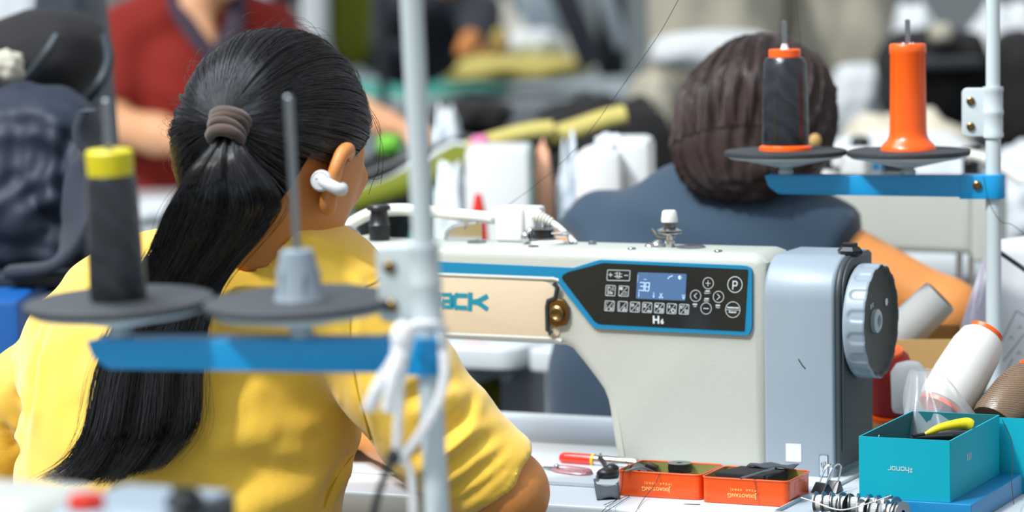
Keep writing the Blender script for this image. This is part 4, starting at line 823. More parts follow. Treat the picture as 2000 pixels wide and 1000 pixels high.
def strands_mb(paths, rad, sides=3):
    """paths (n,m,3), rad (n,m)"""
    n, m_, _ = paths.shape; t = np.gradient(paths, axis=1); t /= np.linalg.norm(t, axis=2, keepdims=True) + 1e-12
    ref = np.array([.31, -.2, .93]); a = np.cross(t, ref); a /= np.linalg.norm(a, axis=2, keepdims=True) + 1e-9; b = np.cross(t, a)
    ang = np.arange(sides) * 2 * np.pi / sides; V = paths[:, :, None, :] + rad[:, :, None, None] * (np.cos(ang)[None, None, :, None] * a[:, :, None] + np.sin(ang)[None, None, :, None] * b[:, :, None])
    base = (np.arange(n) * m_ * sides)[:, None, None]; i = np.arange(m_ - 1)[None, :, None] * sides; j = np.arange(sides)[None, None, :]; j2 = (j + 1) % sides
    F = np.stack([base + i + j, base + i + j2, base + i + sides + j2, base + i + sides + j], -1).reshape(-1, 4); return V.reshape(-1, 3), F
def fast_mesh(name, V, F, mt, parent):
    root = parent
    while root.parent: root = root.parent
    me = bpy.data.meshes.new(name); V = V - np.array(root.location[:]); me.vertices.add(len(V)); me.vertices.foreach_set('co', V.astype(np.float32).ravel())
    me.loops.add(F.size); me.loops.foreach_set('vertex_index', F.astype(np.int32).ravel()); me.polygons.add(len(F)); me.polygons.foreach_set('loop_start', np.arange(0, F.size, 4, dtype=np.int32)); me.polygons.foreach_set('loop_total', np.full(len(F), 4, np.int32))
    me.polygons.foreach_set('use_smooth', [True] * len(F)); me.materials.append(M[mt]); me.update(calc_edges=True); me.validate()
    o = bpy.data.objects.new(name, me); COL.objects.link(o); o.parent = parent; return o
def headframe(yaw, pitch, rollv=0):
    y, p = math.radians(yaw), math.radians(pitch); f = np.array([math.sin(y) * math.cos(p), math.cos(y) * math.cos(p), -math.sin(p)]); r = np.array([math.cos(y), -math.sin(y), 0]); u = np.cross(r, f)
    R = np.stack([f, r, u], 1)
    if rollv: a = math.radians(rollv); R = R @ np.array([[1., 0, 0], [0, math.cos(a), -math.sin(a)], [0, math.sin(a), math.cos(a)]])
    return R   # columns f, r, u ; local (f, r, u)
def head_prims(c, R, s=1.0):
    H = lambda f, r, u: c + R @ (np.array([f, r, u]) * s)
    e = lambda f, r, u, a, b, d: elld(H(f, r, u), np.array([a, b, d]) * s, R)
    pr = [e(0, 0, 0, .092, .073, .098), e(.026, 0, -.045, .054, .050, .072), e(.040, 0, -.088, .036, .034, .030),
          capd(H(.084, 0, -.012), H(.095, 0, -.044), .006 * s, .008 * s), capd(H(.086, -.010, -.048), H(.086, .010, -.048), .008 * s, .008 * s),
          capd(H(.078, -.016, -.070), H(.078, .016, -.070), .007 * s, .007 * s), capd(H(.075, -.014, -.078), H(.075, .014, -.078), .007 * s, .007 * s),
          e(.072, 0, -.098, .016, .018, .014), e(.050, .024, -.042, .020, .018, .024), e(.050, -.024, -.042, .020, .018, .024), capd(H(.082, -.032, .004), H(.082, .032, .004), .010 * s, .010 * s)]
    for sd in (-1, 1): pr.append(e(.072, sd * .028, -.014, .012, .013, .009))
    return pr, H
def ear_mesh(c, R, side, s=1.0, h=.0014):
    """right ear side=+1: flattened flap with rolled helix and lobe"""
    H = lambda f, r, u: c + R @ np.array([f * s, side * (r + .002) * s, (u * .94 - .012) * s])
    rim = [H(.006, .071, .006), H(.004, .080, .016), H(-.008, .089, .018), H(-.019, .093, .010), H(-.023, .093, -.006), H(-.020, .089, -.020), H(-.012, .083, -.032), H(-.004, .077, -.040), H(.003, .071, -.038)]
    rim = spl(rim, 3); rr = np.interp(np.linspace(0, 1, len(rim)), [0, .3, .6, .8, 1], [.0040, .0062, .0050, .0072, .0060])
    fs = [chain(rim, rr, .003)]
    ax_n = R @ np.array([.62, side * .78, 0]); nrm = ax_n / np.linalg.norm(ax_n)
    Rl = frame(x=R @ np.array([-.8, side * .6, 0]), z=nrm)
    fs.append(elld(H(-.008, .081, -.008), (.0155, .025, .0060), Rl)); fs.append(elld(H(-.004, .076, -.036), (.008, .008, .0055), Rl)); fs.append(capd(H(.004, .068, .004), H(.004, .068, -.030), .006, .006))
    fs.append(capd(H(-.012, .084, .006), H(-.012, .082, -.02), .003, .003))
    return surfnet(smin(fs, .0035), h, .006)

# ================================================================== the woman in yellow
HC = P(542, 302, 2.98); HR = headframe(37, 22)
w1 = thing('person', 'woman in a yellow T-shirt seen from behind, long black ponytail, sewing at the cream machine', 'person', [P(370, 700, 3.05)[0], 3.05, 0])
Sr, Sl = P(690, 622, 2.96), P(150, 672, 3.13)
ub = np.stack([AU, AV, AW], 1)
el_r = P(985, 962, 2.97)
hand_r = loc2w(-.53, -.12, .03); hand_l = loc2w(-.66, -.10, .03); el_l = P(-75, 985, 3.23)
hip = np.array([P(350, 1000, 3.08)[0], 3.10, .55])
head, HH = head_prims(HC, HR)
neck = [capd(HC + HR @ np.array([-.02, 0, -.05]), P(528, 500, 3.03), .050, .054)]
armr = [chain([Sr, P(795, 760, 2.955), P(860, 850, 2.96), el_r], [.040, .041, .041, .039], .02), chain([el_r, el_r * .5 + hand_r * .5 + [0, 0, .01], hand_r], [.038, .033, .023], .015)]
arml = [chain([Sl, P(58, 770, 3.20), P(-15, 900, 3.23), el_l], [.036, .036, .036, .036], .02), chain([el_l, el_l * .5 + hand_l * .5, hand_l], [.036, .032, .023], .015)]
def hand_prims(w_, d, up, side):
    """wrist w_, pointing d, back of hand up; five bent fingers"""
    d = d / np.linalg.norm(d); s_ = np.cross(d, up); s_ /= np.linalg.norm(s_); up = np.cross(s_, d); fs = [elld(w_ + d * .045, (.045, .036, .014), np.stack([d, s_, up], 1))]
    for k, (o, l) in enumerate(((-.027, .068), (-.009, .078), (.009, .074), (.026, .058))):
        a = w_ + d * .078 + s_ * o * side; b = a + d * l * .45 - up * .004 + s_ * o * .12 * side; c = b + d * l * .32 - up * l * .22; e = c + d * l * .14 - up * l * .2; fs.append(chain([a, b, c, e], [.0088, .0082, .0075, .0065], .003))
    a = w_ + d * .025 - s_ * .024 * side; b = a + d * .030 - s_ * .020 * side - up * .006; c = b + d * .026 - s_ * .004 * side - up * .006; fs.append(chain([a, b, c], [.0115, .0095, .008], .003)); return fs
hr_ = hand_prims(hand_r, np.array([-.55, .75, -.05]), AW, 1); hl_ = hand_prims(hand_l, np.array([.75, .45, -.05]), AW, -1)
torso_in = [elld(P(385, 760, 3.09), (.14, .080, .12), ub), elld(hip + [0, 0, .15], (.13, .09, .2), ub), capd(Sr * .8 + Sl * .2, Sl * .8 + Sr * .2, .034, .034)]
body = smin(head + neck + [smin(armr + arml + torso_in, .02)], .016)
bh = smin(hr_, .006); bh2 = smin(hl_, .006); full = smin([body, bh, bh2], .008)
ear = ear_mesh(HC, HR, 1); ear2 = ear_mesh(HC, HR, -1, h=.002)
V, F = surfnet(full, .0042); V = smoothV(V, F, 1)
netpart('body', (V, F), 'skin', w1, extra=[ear, ear2])
# shirt
sh = [elld(P(395, 745, 3.075), (.165, .108, .140), ub), elld(P(352, 880, 3.07), (.168, .118, .20), ub), elld(P(335, 1090, 3.08), (.160, .122, .20), ub),
      capd(P(505, 540, 3.04), Sr, .058, .050), capd(P(470, 560, 3.05), P(270, 608, 3.10), .060, .050), capd(P(270, 608, 3.10), Sl, .050, .044), capd(P(512, 470, 3.035), P(505, 520, 3.04), .056, .066), capd(P(520, 492, 2.995), P(610, 545, 2.99), .052, .050), chain([P(470, 432, 2.945), P(500, 428, 2.935), P(545, 450, 2.93), P(590, 478, 2.935), P(640, 500, 2.95), P(690, 512, 2.985)], [.009] * 6, .004)]
slr = chain([Sr, P(784, 748, 2.955), P(849, 836, 2.96), P(975, 945, 2.97)], [.053, .054, .053, .050], .02)
n_r = (P(1010, 985, 2.97) - P(849, 836, 2.96)); slr = cutplane(slr, P(972, 938, 2.97), n_r)
sll = chain([Sl + np.array([0, 0, .0]), P(58, 770, 3.20), P(-15, 900, 3.23), P(-75, 990, 3.23)], [.044, .045, .050, .050], .02); sll = cutplane(sll, P(-70, 975, 3.23), P(-40, 900, 3.17) - P(20, 800, 3.16))
shirt = smin(sh, .045); shirt = smin([shirt, slr, sll], .022)
neckc = P(520, 455, 3.035); nd = HR @ np.array([-.1, 0, 1.]); nd /= np.linalg.norm(nd)
def shirt_f(p):
    d = shirt(p); q = p - neckc; return np.maximum(d, np.maximum(-(neck[0](p) - .004), -9)) if False else np.maximum(d, -(neck[0](p) - .005))
def shirt_c(p):
    d = shirt_f(p); q = (p - P(470, 425, 2.985)) @ np.array([.30, -.05, .95]) ; q2 = (p[:, 2] - .60) * -1; return np.maximum(np.maximum(d, np.where(np.linalg.norm((p - neckc)[:, :2], axis=1) < .075, q, -1)), q2)
shirt_c.bb = shirt.bb
Vs, Fs = surfnet(shirt_c, .0042); Vs = smoothV(Vs, Fs, 3)
bv = bvh_of(Vs, Fs); CR = []
for pts, amp, sg in [
    ([(905, 738), (860, 745), (815, 770), (775, 800)], .0050, .008), ([(955, 800), (890, 830), (830, 880), (775, 915)], .0055, .009), ([(985, 842), (930, 870), (870, 915), (812, 965)], .0050, .008),
    ([(1003, 862), (955, 905), (900, 945), (850, 985)], .0042, .006), ([(1014, 880), (975, 925), (930, 960), (880, 992)], .0036, .0045), ([(1020, 895), (985, 945), (945, 975)], .0030, .004),
    ([(872, 700), (830, 700), (780, 705), (735, 690)], .0050, .009), ([(760, 540), (735, 548), (705, 556)], .0045, .007), ([(930, 760), (915, 800), (880, 850), (850, 870)], .0035, .006),
    ([(690, 560), (684, 640), (690, 720), (708, 800), (724, 858)], .0028, .0038), ([(722, 862), (690, 885), (655, 930), (630, 1000)], .0055, .009),
    ([(700, 880), (600, 905), (480, 940), (400, 990)], .0060, .016), ([(640, 800), (560, 790), (500, 760)], .0040, .018), ([(660, 850), (580, 860), (520, 850)], .0040, .012), ([(400, 930), (470, 905), (560, 900)], .0035, .014),
    ([(500, 700), (590, 720), (670, 715)], .0030, .015), ([(90, 640), (70, 700), (60, 780), (50, 850)], .0060, .010), ([(110, 560), (85, 610), (62, 660)], .0040, .009), ([(20, 700), (35, 760), (45, 830)], .0050, .007), ([(0, 820), (25, 860), (40, 900)], .0050, .007),
    ([(500, 430), (560, 470), (630, 500), (700, 520)], .0022, .006), ([(150, 650), (140, 740), (160, 860)], .0030, .022), ([(420, 620), (450, 700), (430, 800)], .0025, .022)]:
    s_ = onsurf(bv, pts)
    if len(s_) > 2: CR.append((s_, amp, sg))
VF = creases((Vs, Fs), CR); VF = (smoothV(VF[0], VF[1], 1), VF[1]); bvs = bvh_of(*VF)
# light overall cloth ripple
N = vnormals(*VF); q = VF[0]; rip = .0011 * np.sin(q[:, 0] * 61 + 9 * q[:, 2] + 3 * np.sin(q[:, 2] * 31)) * np.sin(q[:, 2] * 37 + q[:, 1] * 23); VF = (q + N * rip[:, None], VF[1])
shirt_o = netpart('t_shirt', VF, 'yellow', w1, subs=1)
for nm, pts in (('armhole_seam', [(688, 560), (684, 640), (690, 720), (708, 800), (724, 858)]), ('side_seam', [(722, 868), (690, 888), (655, 935), (632, 990)]), ('shoulder_seam', [(764, 512), (735, 548), (712, 560)])):
    s_ = onsurf(bvs, pts)
    if len(s_) > 4: m = MB(); m.tube(np.array(s_), .0011, 6); part(nm, m, M['seam'], shirt_o)
# trousers and legs under the table
kn_r, kn_l = loc2w(-.42, -.03, -.22), loc2w(-.68, .0, -.22); ft_r, ft_l = loc2w(-.40, .02, -.70), loc2w(-.66, .02, -.70)
hr2, hl2 = hip + AU * .09, hip - AU * .09
tr = smin([chain([hr2 + AW * -.02, kn_r, ft_r + AW * .04], [.088, .062, .048], .03), chain([hl2 + AW * -.02, kn_l, ft_l + AW * .04], [.088, .062, .048], .03), elld(hip, (.165, .12, .10), ub)], .03)
netpart('trousers', surfnet(tr, .009), 'charcoal', w1)
for ft in (ft_r, ft_l):
    m = MB(); m.ell(ft + AV * .05 - AW * .015, (.045, .125, .04), R=Rt, n=18); part('shoe', m, M['blackp'], w1)
# stool
st = thing('stool', 'dark stool under the woman in yellow', 'stool', [hip[0], hip[1], 0]); hs = hip + [0, 0, -.13]
m = MB(); m.lathe([(0, 0), (.15, 0), (.165, .015), (.165, .035), (.15, .05), (0, .05)], 36, [hip[0], hip[1], hs[2]-.02], caps=False); part('seat', m, M['blackp'], st)
for k in range(4):
    a = k * math.pi / 2 + .4; m = MB(); m.tube([[hip[0] + .11 * math.cos(a), hip[1] + .11 * math.sin(a), hs[2] - .02], [hip[0] + .19 * math.cos(a), hip[1] + .19 * math.sin(a), 0]], .012, 12); part('leg', m, M['darkmetal'], st)
# hair: cap, combed strands, tie, ponytail
CC = HC + HR @ np.array([-.006, 0, .006]); CRd = np.array([.100, .0815, .1045])
def bound(phi):   # hairline elevation (deg) against azimuth from the face (deg)
    return np.interp(np.abs(phi), [0, 30, 55, 72, 84, 94, 106, 114, 122, 135, 150, 180], [40, 34, 14, -2, -14, 0, 2, -14, -46, -62, -64, -66])
def on_cap(d, off=0.0):
    d = d / np.linalg.norm(d, axis=-1, keepdims=True); k = 1 / np.linalg.norm(d / CRd, axis=-1, keepdims=True); return CC + (d * (k + np.asarray(off)[..., None] if np.ndim(off) else d * 0 + k + off) if np.ndim(off) == 0 else d * (k + np.asarray(off)[..., None])) @ HR.T if False else CC + (d * (k + (np.asarray(off)[..., None] if np.ndim(off) else off))) @ HR.T
nphi, nel = 96, 26; G = []
for i in range(nphi):
    ph = -180 + 360 * i / nphi; b0 = bound(ph)
    for j in range(nel):
        e = math.radians(b0 + (89.5 - b0) * j / (nel - 1)); d = np.array([math.cos(e) * math.cos(math.radians(ph)), math.cos(e) * math.sin(math.radians(ph)), math.sin(e)]); G.append(on_cap(d, -.006 if j == 0 else 0.0))
F_ = np.array([[i * nel + j, i * nel + j + 1, ((i + 1) % nphi) * nel + j + 1, ((i + 1) % nphi) * nel + j] for i in range(nphi) for j in range(nel - 1)])
hair = fast_mesh('hair', np.array(G), F_[:, ::-1], 'scalp', w1)
TD = HR.T @ (P(452, 250, 2.895) - CC); TD /= np.linalg.norm(TD); TIE = on_cap(TD, .016)
def scalp_strands(n, seed, r0):
    g = np.random.default_rng(seed); ph = g.uniform(-180, 180, n); b0 = bound(ph); u_ = g.beta(.8, 1.6, n); el = np.radians(b0 + (88 - b0) * u_); ph = np.radians(ph)
    d0 = np.stack([np.cos(el) * np.cos(ph), np.cos(el) * np.sin(ph), np.sin(el)], 1); om = np.arccos(np.clip(d0 @ TD, -1, 1)); m_ = 18; t = np.linspace(0, 1, m_)[None, :]
    so = np.maximum(np.sin(om), 1e-3)[:, None]; D = (np.sin((1 - t) * om[:, None]) / so)[..., None] * d0[:, None] + (np.sin(t * om[:, None]) / so)[..., None] * TD
    clump = np.round(np.degrees(np.arctan2(d0[:, 1], d0[:, 2])) / 2); cg = np.random.default_rng(3).normal(0, 1, 400)[(clump.astype(int)) % 400]
    off = g.uniform(.0002, .0035, n)[:, None] + .0017 * cg[:, None] * np.sin(math.pi * t) + .003 * np.sin(math.pi * t) + .013 * t ** 6 - .0035 * (t < .01)
    wob = np.cumsum(g.normal(0, .0035, (n, m_, 3)), 1) * np.sin(math.pi * t)[..., None]; return on_cap(D + wob, off), np.broadcast_to(r0 * np.clip(np.sin(math.pi * np.clip(t * .8 + .12, 0, 1)), .35, 1), (n, m_)) * g.uniform(.6, 1.3, n)[:, None]
p_, r_ = scalp_strands(7000, 1, .00036); V, F = strands_mb(p_, r_); fast_mesh('combed_strands', V, F, 'hair', hair)
# stray flyaways
g = np.random.default_rng(21); n = 260; p_, r_ = scalp_strands(n, 22, .00013); t = np.linspace(0, 1, 18)[None, :, None]; p_ = p_ + (p_ - CC) * (g.uniform(.01, .10, (n, 1, 1)) * np.sin(math.pi * t)) + g.normal(0, .004, (n, 1, 3)) * t * (1 - t) * 4
k = 11; V, F = strands_mb(p_[:, :k], r_[:, :k]); fast_mesh('flyaway_strands', V, F, 'hair', hair)
# loose strands in front of the face
m = MB()
for x0, y0, x1, y1, x2, y2 in ((722, 215, 742, 260, 738, 340), (726, 225, 748, 290, 744, 360), (715, 200, 738, 236, 745, 262), (700, 330, 728, 350, 748, 345), (720, 380, 730, 350, 742, 330)):
    m.tube(spl([P(x0, y0, 3.03), P(x1, y1, 3.03), P(x2, y2, 3.03)], 8), .00022, 4)
part('loose_strands', m, M['hair'], hair)
# ponytail
keys = np.array([(447, 262, 20), (442, 285, 28), (438, 320, 52), (440, 360, 80), (436, 405, 102), (412, 455, 98), (380, 505, 90), (347, 560, 84), (312, 640, 88), (292, 720, 98), (284, 790, 104), (272, 850, 104), (245, 905, 90), (215, 945, 80)], float)
kk = spl(keys, 4); yy = []
for x, y, w_ in kk:
    h_ = hit(bvs, x, y); yy.append(h_[1] if h_ is not None else np.nan)
yy = np.array(yy); tY = TIE[1]; ytar = np.where(np.isnan(yy), tY + .01, yy - .020); s0 = np.linspace(0, 1, len(kk)); ytar = np.where(kk[:, 1] < 440, np.interp(kk[:, 1], [262, 295, 340, 400, 440], [tY - .006, tY - .032, tY - .046, tY - .044, np.nanmin(ytar[(kk[:, 1] > 440) & (kk[:, 1] < 520)]) - .008]), ytar)
ker = np.ones(7) / 7; ytar = np.minimum(ytar, np.convolve(np.pad(ytar, 3, 'edge'), ker, 'valid')) ; ytar = np.convolve(np.pad(ytar, 3, 'edge'), ker, 'valid')
ytar = np.interp(kk[:, 1], [262, 300, 340, 400, 450, 500, 550, 600, 660, 720, 800, 950], [2.862, 2.848, 2.842, 2.852, 2.874, 2.902, 2.922, 2.931, 2.928, 2.924, 2.921, 2.925]); ytar = np.convolve(np.pad(ytar, 3, 'edge'), np.ones(7) / 7, 'valid')
cen = np.array([P(x, y, Y) for (x, y, _), Y in zip(kk, ytar)]); wid = kk[:, 2] / 2080
def tail(n, seed, r0, spread=1.0, free=0.0):
    g = np.random.default_rng(seed); m_ = 34; a = np.sqrt(g.uniform(0, 1, n)); th_ = g.uniform(0, 2 * np.pi, n); A = a * np.cos(th_); B = a * np.sin(th_)
    end = np.clip(1 - np.abs(g.normal(0, .07, n)) - .05 * A, .55, 1.0); T_ = np.linspace(0, 1, m_)[None] * end[:, None]; s = T_ * (len(cen) - 1); i = np.clip(s.astype(int), 0, len(cen) - 2); fr = (s - i)[..., None]
    c = cen[i] * (1 - fr) + cen[i + 1] * fr; w_ = wid[i] * (1 - fr[..., 0]) + wid[i + 1] * fr[..., 0]; thk = np.interp(T_, [0, .1, .3, .6, 1], [.010, .013, .016, .018, .016])
    ph = g.uniform(0, 6.28, n)[:, None]; wv = .085 * np.sin(T_ * g.uniform(5, 12, n)[:, None] + ph) * np.minimum(T_ * 5, 1); cl = np.round(A * 9) / 9; Aw = A[:, None] * (1 - .35 * T_) + cl[:, None] * .35 * T_
    p = c + np.array([1., 0, .02]) * ((Aw + wv + g.normal(0, free, n)[:, None] * T_) * w_ * spread)[..., None] + np.array([0, 1., 0.12]) * ((B[:, None] + .3 * np.sin(Aw * 9 + T_ * 4)) * thk)[..., None]
    tip = np.clip((T_ - .80) / .20, 0, 1); side = np.clip(-A, 0, 1)[:, None]; p = p + np.array([-1., 0, 0.18]) * (tip ** 1.6 * (.004 + .034 * side ** 1.2 * g.uniform(.3, 1, n)[:, None]))[..., None]
    r = r0 * g.uniform(.6, 1.35, n)[:, None] * np.interp(T_ / end[:, None], [0, .85, 1], [1, .9, .15]); return p, r
pt_ = fast_mesh('ponytail', *strands_mb(*tail(7000, 5, .00042)), 'hair', w1)
fast_mesh('loose_strands', *strands_mb(*tail(420, 6, .00022, 1.12, .10)), 'hair', pt_)
# core so no light shines through the tail
core = chain([cen[i] + np.array([0, .004, 0]) for i in range(0, len(cen) - 5, 3)], [.012] * 20, .01); m = MB()
R_ = []
for i in range(0, len(cen) - 5, 2):
    th_ = np.linspace(0, 2 * np.pi, 20, endpoint=False); ww = wid[i] * .80; R_.append(cen[i] + np.outer(np.cos(th_) * ww, [1, 0, 0]) + np.outer(np.sin(th_) * min(.009 + .004 * i / len(cen), ww * .7), [0, 1, .12]))
n = 20; k = len(R_); m.add(np.concatenate(R_), [[i * n + j, i * n + (j + 1) % n, (i + 1) * n + (j + 1) % n, (i + 1) * n + j] for i in range(k - 1) for j in range(n)] + [list(range(n))[::-1], [(k - 1) * n + j for j in range(n)]]); part('hair_core', m, M['scalp'], pt_, auto=0)
# hair tie: wrapped terry bands
tie = MB(); tx = cen[2] - cen[0]; tx /= np.linalg.norm(tx); axh = (TIE - CC) / np.linalg.norm(TIE - CC); axd = np.array([-.18, -.62, -.72]); axd /= np.linalg.norm(axd); FR = frame(x=[1, 0, 0], z=axd); c0 = P(445, 250, float(cen[0][1]) + .004)
for k, (o, r, tr_, ti) in enumerate(((-.010, .0145, .0056, .25), (-.002, .0150, .0044, -.15), (.004, .0148, .0040, .2), (.011, .0130, .0056, -.1))):
    a = np.linspace(0, 2 * np.pi, 36, endpoint=False); ring_ = np.stack([np.cos(a) * r, np.sin(a) * r, o + ti * .012 * np.sin(a + k)], 1) @ FR.T + c0; tie.tube(ring_, tr_, 10, closed=True)
part('hair_tie', tie, M['scrunchie'], w1, auto=0)
# ear clip
t = thing('earbud', 'white wireless ear clip on the right ear of the woman in yellow', 'earbud', P(628, 353, 2.885))
ea = HC + HR @ np.array([-.022, .0905, -.013]); yb = float(ea[1]) - .008
m = MB(); c1, c2 = P(628, 353, yb), P(664, 371, yb - .004); R = frame(z=[-.25, -.95, .1]); m.lathe([(0, -.008), (.007, -.0075), (.0098, -.003), (.0102, .001), (.0092, .004), (.0084, .0046), (0, .0046)], 28, c1, R, caps=False); part('bud', m, M['white'], t)
m = MB(); m.tube(spl([c1, (c1 + c2) / 2 + np.array([0, -.003, 0]), c2, c2 + np.array([.001, .012, .001])], 5), .0060, 14); m.ell(c2, (.0058, .0058, .0058), n=14); part('bridge', m, M['white'], t)
m = MB(); m.lathe([(.0074, .0044), (.0078, .0050), (.0082, .0044)], 28, c1, R, caps=False); m.box(c1 + R @ np.array([-.0035, .002, .0050]), (.0018, .0005, .0005), R=R); part('button_ring', m, M['greyl'], t)
# ------------------------------------------------------------------ neighbouring rows
SK = ('button', 'button_caption', 'model_number', 'wheel_hole', 'panel_lettering', 'usb_symbol', 'scratch', 'wheel_mark', 'display_digits')
def place_machine(du, dv, label):
    o = copy_tree(machine, None, SK); o.location = (ORG + AU * du + AV * dv).tolist(); o['label'] = label; return o
def place_table(du, dv, label):
    o = copy_tree(table); p = ORG + AU * du + AV * dv; o.location = (p[0], p[1], 0); o['label'] = label; return o
RV = 1.08
nearm = place_machine(.085, -1.52, 'near sewing machine out of focus at the bottom left corner, only its top showing'); place_table(.085, -1.41, 'near white sewing table below the bottom edge of the picture, under the left thread stand')
_m = place_machine(-.787, 1.026, 'blurred plain-backed sewing machine ending just behind the right stand pole'); _m.rotation_euler = (0, 0, math.pi - TH); place_table(0, RV, 'white table of the woman in navy, behind the cream machine')
place_table(-1.07, RV, 'white table left of the navy woman, behind the head of the woman in yellow')
# small red thing and grey lumps on the near machine
m = MB(); c = P(168, 962, 1.86); m.lathe([(0, 0), (.011, 0), (.0115, .006), (.009, .009), (0, .009)], 20, c - [0, 0, .010], caps=False); o = build('red_knob', m, M['red']); o.parent = nearm; o.matrix_parent_inverse = (Matrix.Translation(nearm.location) @ Matrix.Rotation(-TH, 4, 'Z')).inverted(); o['label'] = 'red knob'
# ------------------------------------------------------------------ woman in navy
def seg_person(label, cat_loc, prims_skin, prims_cloth, cloth_mt, cloth_name, skin_mt='skin', h=.008):
    t = thing('person', label, 'person', cat_loc)
    netpart('body', surfnet(smin(prims_skin, .02), h * .8), skin_mt, t); V, F = surfnet(smin(prims_cloth, .03), h); V = smoothV(V, F, 2)
    N = vnormals(V, F); rp = .004 * np.sin(V[:, 0] * 33 + 8 * V[:, 2] + 2.5 * np.sin(V[:, 2] * 19)) * np.sin(V[:, 2] * 27 + V[:, 1] * 13); V = V + N * rp[:, None]
    o = netpart(cloth_name, (V, F), cloth_mt, t); return t, o
YN = 3.98
nh = P(1492, 222, YN); nR = headframe(20, 26); hp, _ = head_prims(nh, nR, .86)
nSr, nSl = P(1590, 470, YN), P(1190, 465, YN + .12); nel = P(1850, 612, YN - .05); nela = P(1088, 520, YN + .08)
nhr = ORG + AU * -.42 + AV * (RV - .14) + AW * .03; nhl = P(1150, 400, 4.34); nhip = np.array([P(1330, 900, YN)[0], YN + .05, .55])
ncl = [elld(P(1390, 560, YN + .03), (.175, .115, .16), ub), elld(P(1330, 740, YN + .04), (.175, .125, .2), ub), elld(nhip + [0, 0, .15], (.165, .125, .18), ub), capd(P(1450, 430, YN + .02), nSr, .062, .055), capd(P(1420, 430, YN + .03), nSl, .062, .055),
       cutplane(chain([nSr, P(1700, 520, YN - .02)], [.055, .058], .02), P(1640, 475, YN), nel - nSr), cutplane(chain([nSl, nela], [.055, .052], .02), P(1128, 490, YN + .1), nela - nSl)]
nsk = hp + [capd(nh + nR @ np.array([-.02, 0, -.05]), P(1450, 420, YN + .02), .05, .054), chain([nSr, nel], [.042, .040], .02), chain([nel, nel * .5 + nhr * .5, nhr], [.040, .034, .024], .015), chain([nSl, nela, nhl], [.038, .030, .018], .02), elld(P(1390, 560, YN + .04), (.14, .08, .14), ub)]
nsk += hand_prims(nhr, np.array([-.5, .8, 0]), AW, 1) + hand_prims(nhl, np.array([.2, .9, -.3]), AW, -1)
w2, navy_o = seg_person('woman in a dark navy T-shirt with brown shoulder-length hair, seen from behind', [nhip[0], nhip[1], 0], nsk, ncl, 'navy', 't_shirt')
tr = smin([chain([nhip + AU * .09, nhip + AU * .07 + AV * .42, nhip + AU * .07 + AV * .45 - AW * .45], [.088, .062, .048], .03), chain([nhip - AU * .09, nhip - AU * .10 + AV * .42, nhip - AU * .1 + AV * .45 - AW * .45], [.088, .062, .048], .03), elld(nhip, (.165, .12, .10), ub)], .03); netpart('trousers', surfnet(tr, .011), 'charcoal', w2)
st = thing('stool', 'dark stool under the woman in navy', 'stool', [nhip[0], nhip[1], 0]); m = MB(); m.lathe([(0, 0), (.15, 0), (.165, .015), (.165, .035), (.15, .05), (0, .05)], 36, [nhip[0], nhip[1], .40], caps=False); part('seat', m, M['blackp'], st)
for k in range(4):
    a = k * math.pi / 2 + .4; m = MB(); m.tube([[nhip[0] + .11 * math.cos(a), nhip[1] + .11 * math.sin(a), .40], [nhip[0] + .19 * math.cos(a), nhip[1] + .19 * math.sin(a), 0]], .012, 12); part('leg', m, M['darkmetal'], st)
# hair: bulky smooth mass plus hanging locks
hm = smin([elld(nh + nR @ np.array([-.012, 0, .010]), (.092, .082, .082), nR), elld(P(1388, 240, YN - .04), (.042, .045, .060)), elld(P(1385, 305, YN - .045), (.042, .038, .050)), elld(P(1440, 262, YN - .04), (.05, .05, .06)), elld(P(1520, 300, YN - .045), (.05, .035, .035)), elld(P(1465, 345, YN - .05), (.05, .032, .030)), elld(P(1560, 235, YN - .02), (.040, .05, .070)), elld(P(1455, 310, YN - .045), (.045, .04, .035))], .03)
def hm_f(p): q = (p - nh) @ nR; return np.maximum(hm(p), -(elld(np.array([.085, 0, -.05]), (.05, .055, .08))(q)))
hm_f.bb = hm.bb; Vh, Fh = surfnet(hm_f, .006); N = vnormals(Vh, Fh); th_ = np.arctan2((Vh - nh) @ nR[:, 1], -(Vh - nh) @ nR[:, 0]); Vh = Vh + N * (.0030 * np.sin(th_ * 26 + 3 * np.sin(Vh[:, 2] * 20)) + .002 * np.sin(th_ * 61))[:, None]
nhair = netpart('hair', (Vh, Fh), 'hairb', w2)
g = np.random.default_rng(4); n = 900; a0 = g.uniform(-2.4, 2.4, n); top_ = nh + nR @ np.array([0, 0, .125]); pts = []
bvh_h = bvh_of(Vh, Fh); m_ = 12
for i in range(n):
    d0 = np.array([-math.cos(a0[i]) , math.sin(a0[i]), 0]); row = []; wv = g.uniform(-.05, .05)
    for t in np.linspace(.05, 1, m_):
        d = d0 * math.sin(t * 2.1) + np.array([0, 0, 1]) * math.cos(t * 2.1) + np.array([0, wv * t, 0]); dw = nR @ d; h_ = bvh_h.ray_cast(Vector((nh + dw * .4).tolist()), Vector((-dw).tolist())); row.append(np.array(h_[0][:]) + dw * .002 if h_[0] is not None else nh + dw * .1)
    pts.append(row)
V, F = strands_mb(np.array(pts), np.full((n, m_), .0009)); fast_mesh('hair_strands', V, F, 'hairb', nhair)
m = MB(); m.ell(P(1592, 275, YN - .10), (.008, .006, .009), n=12); part('hair_clip', m, M['kraft'], nhair)
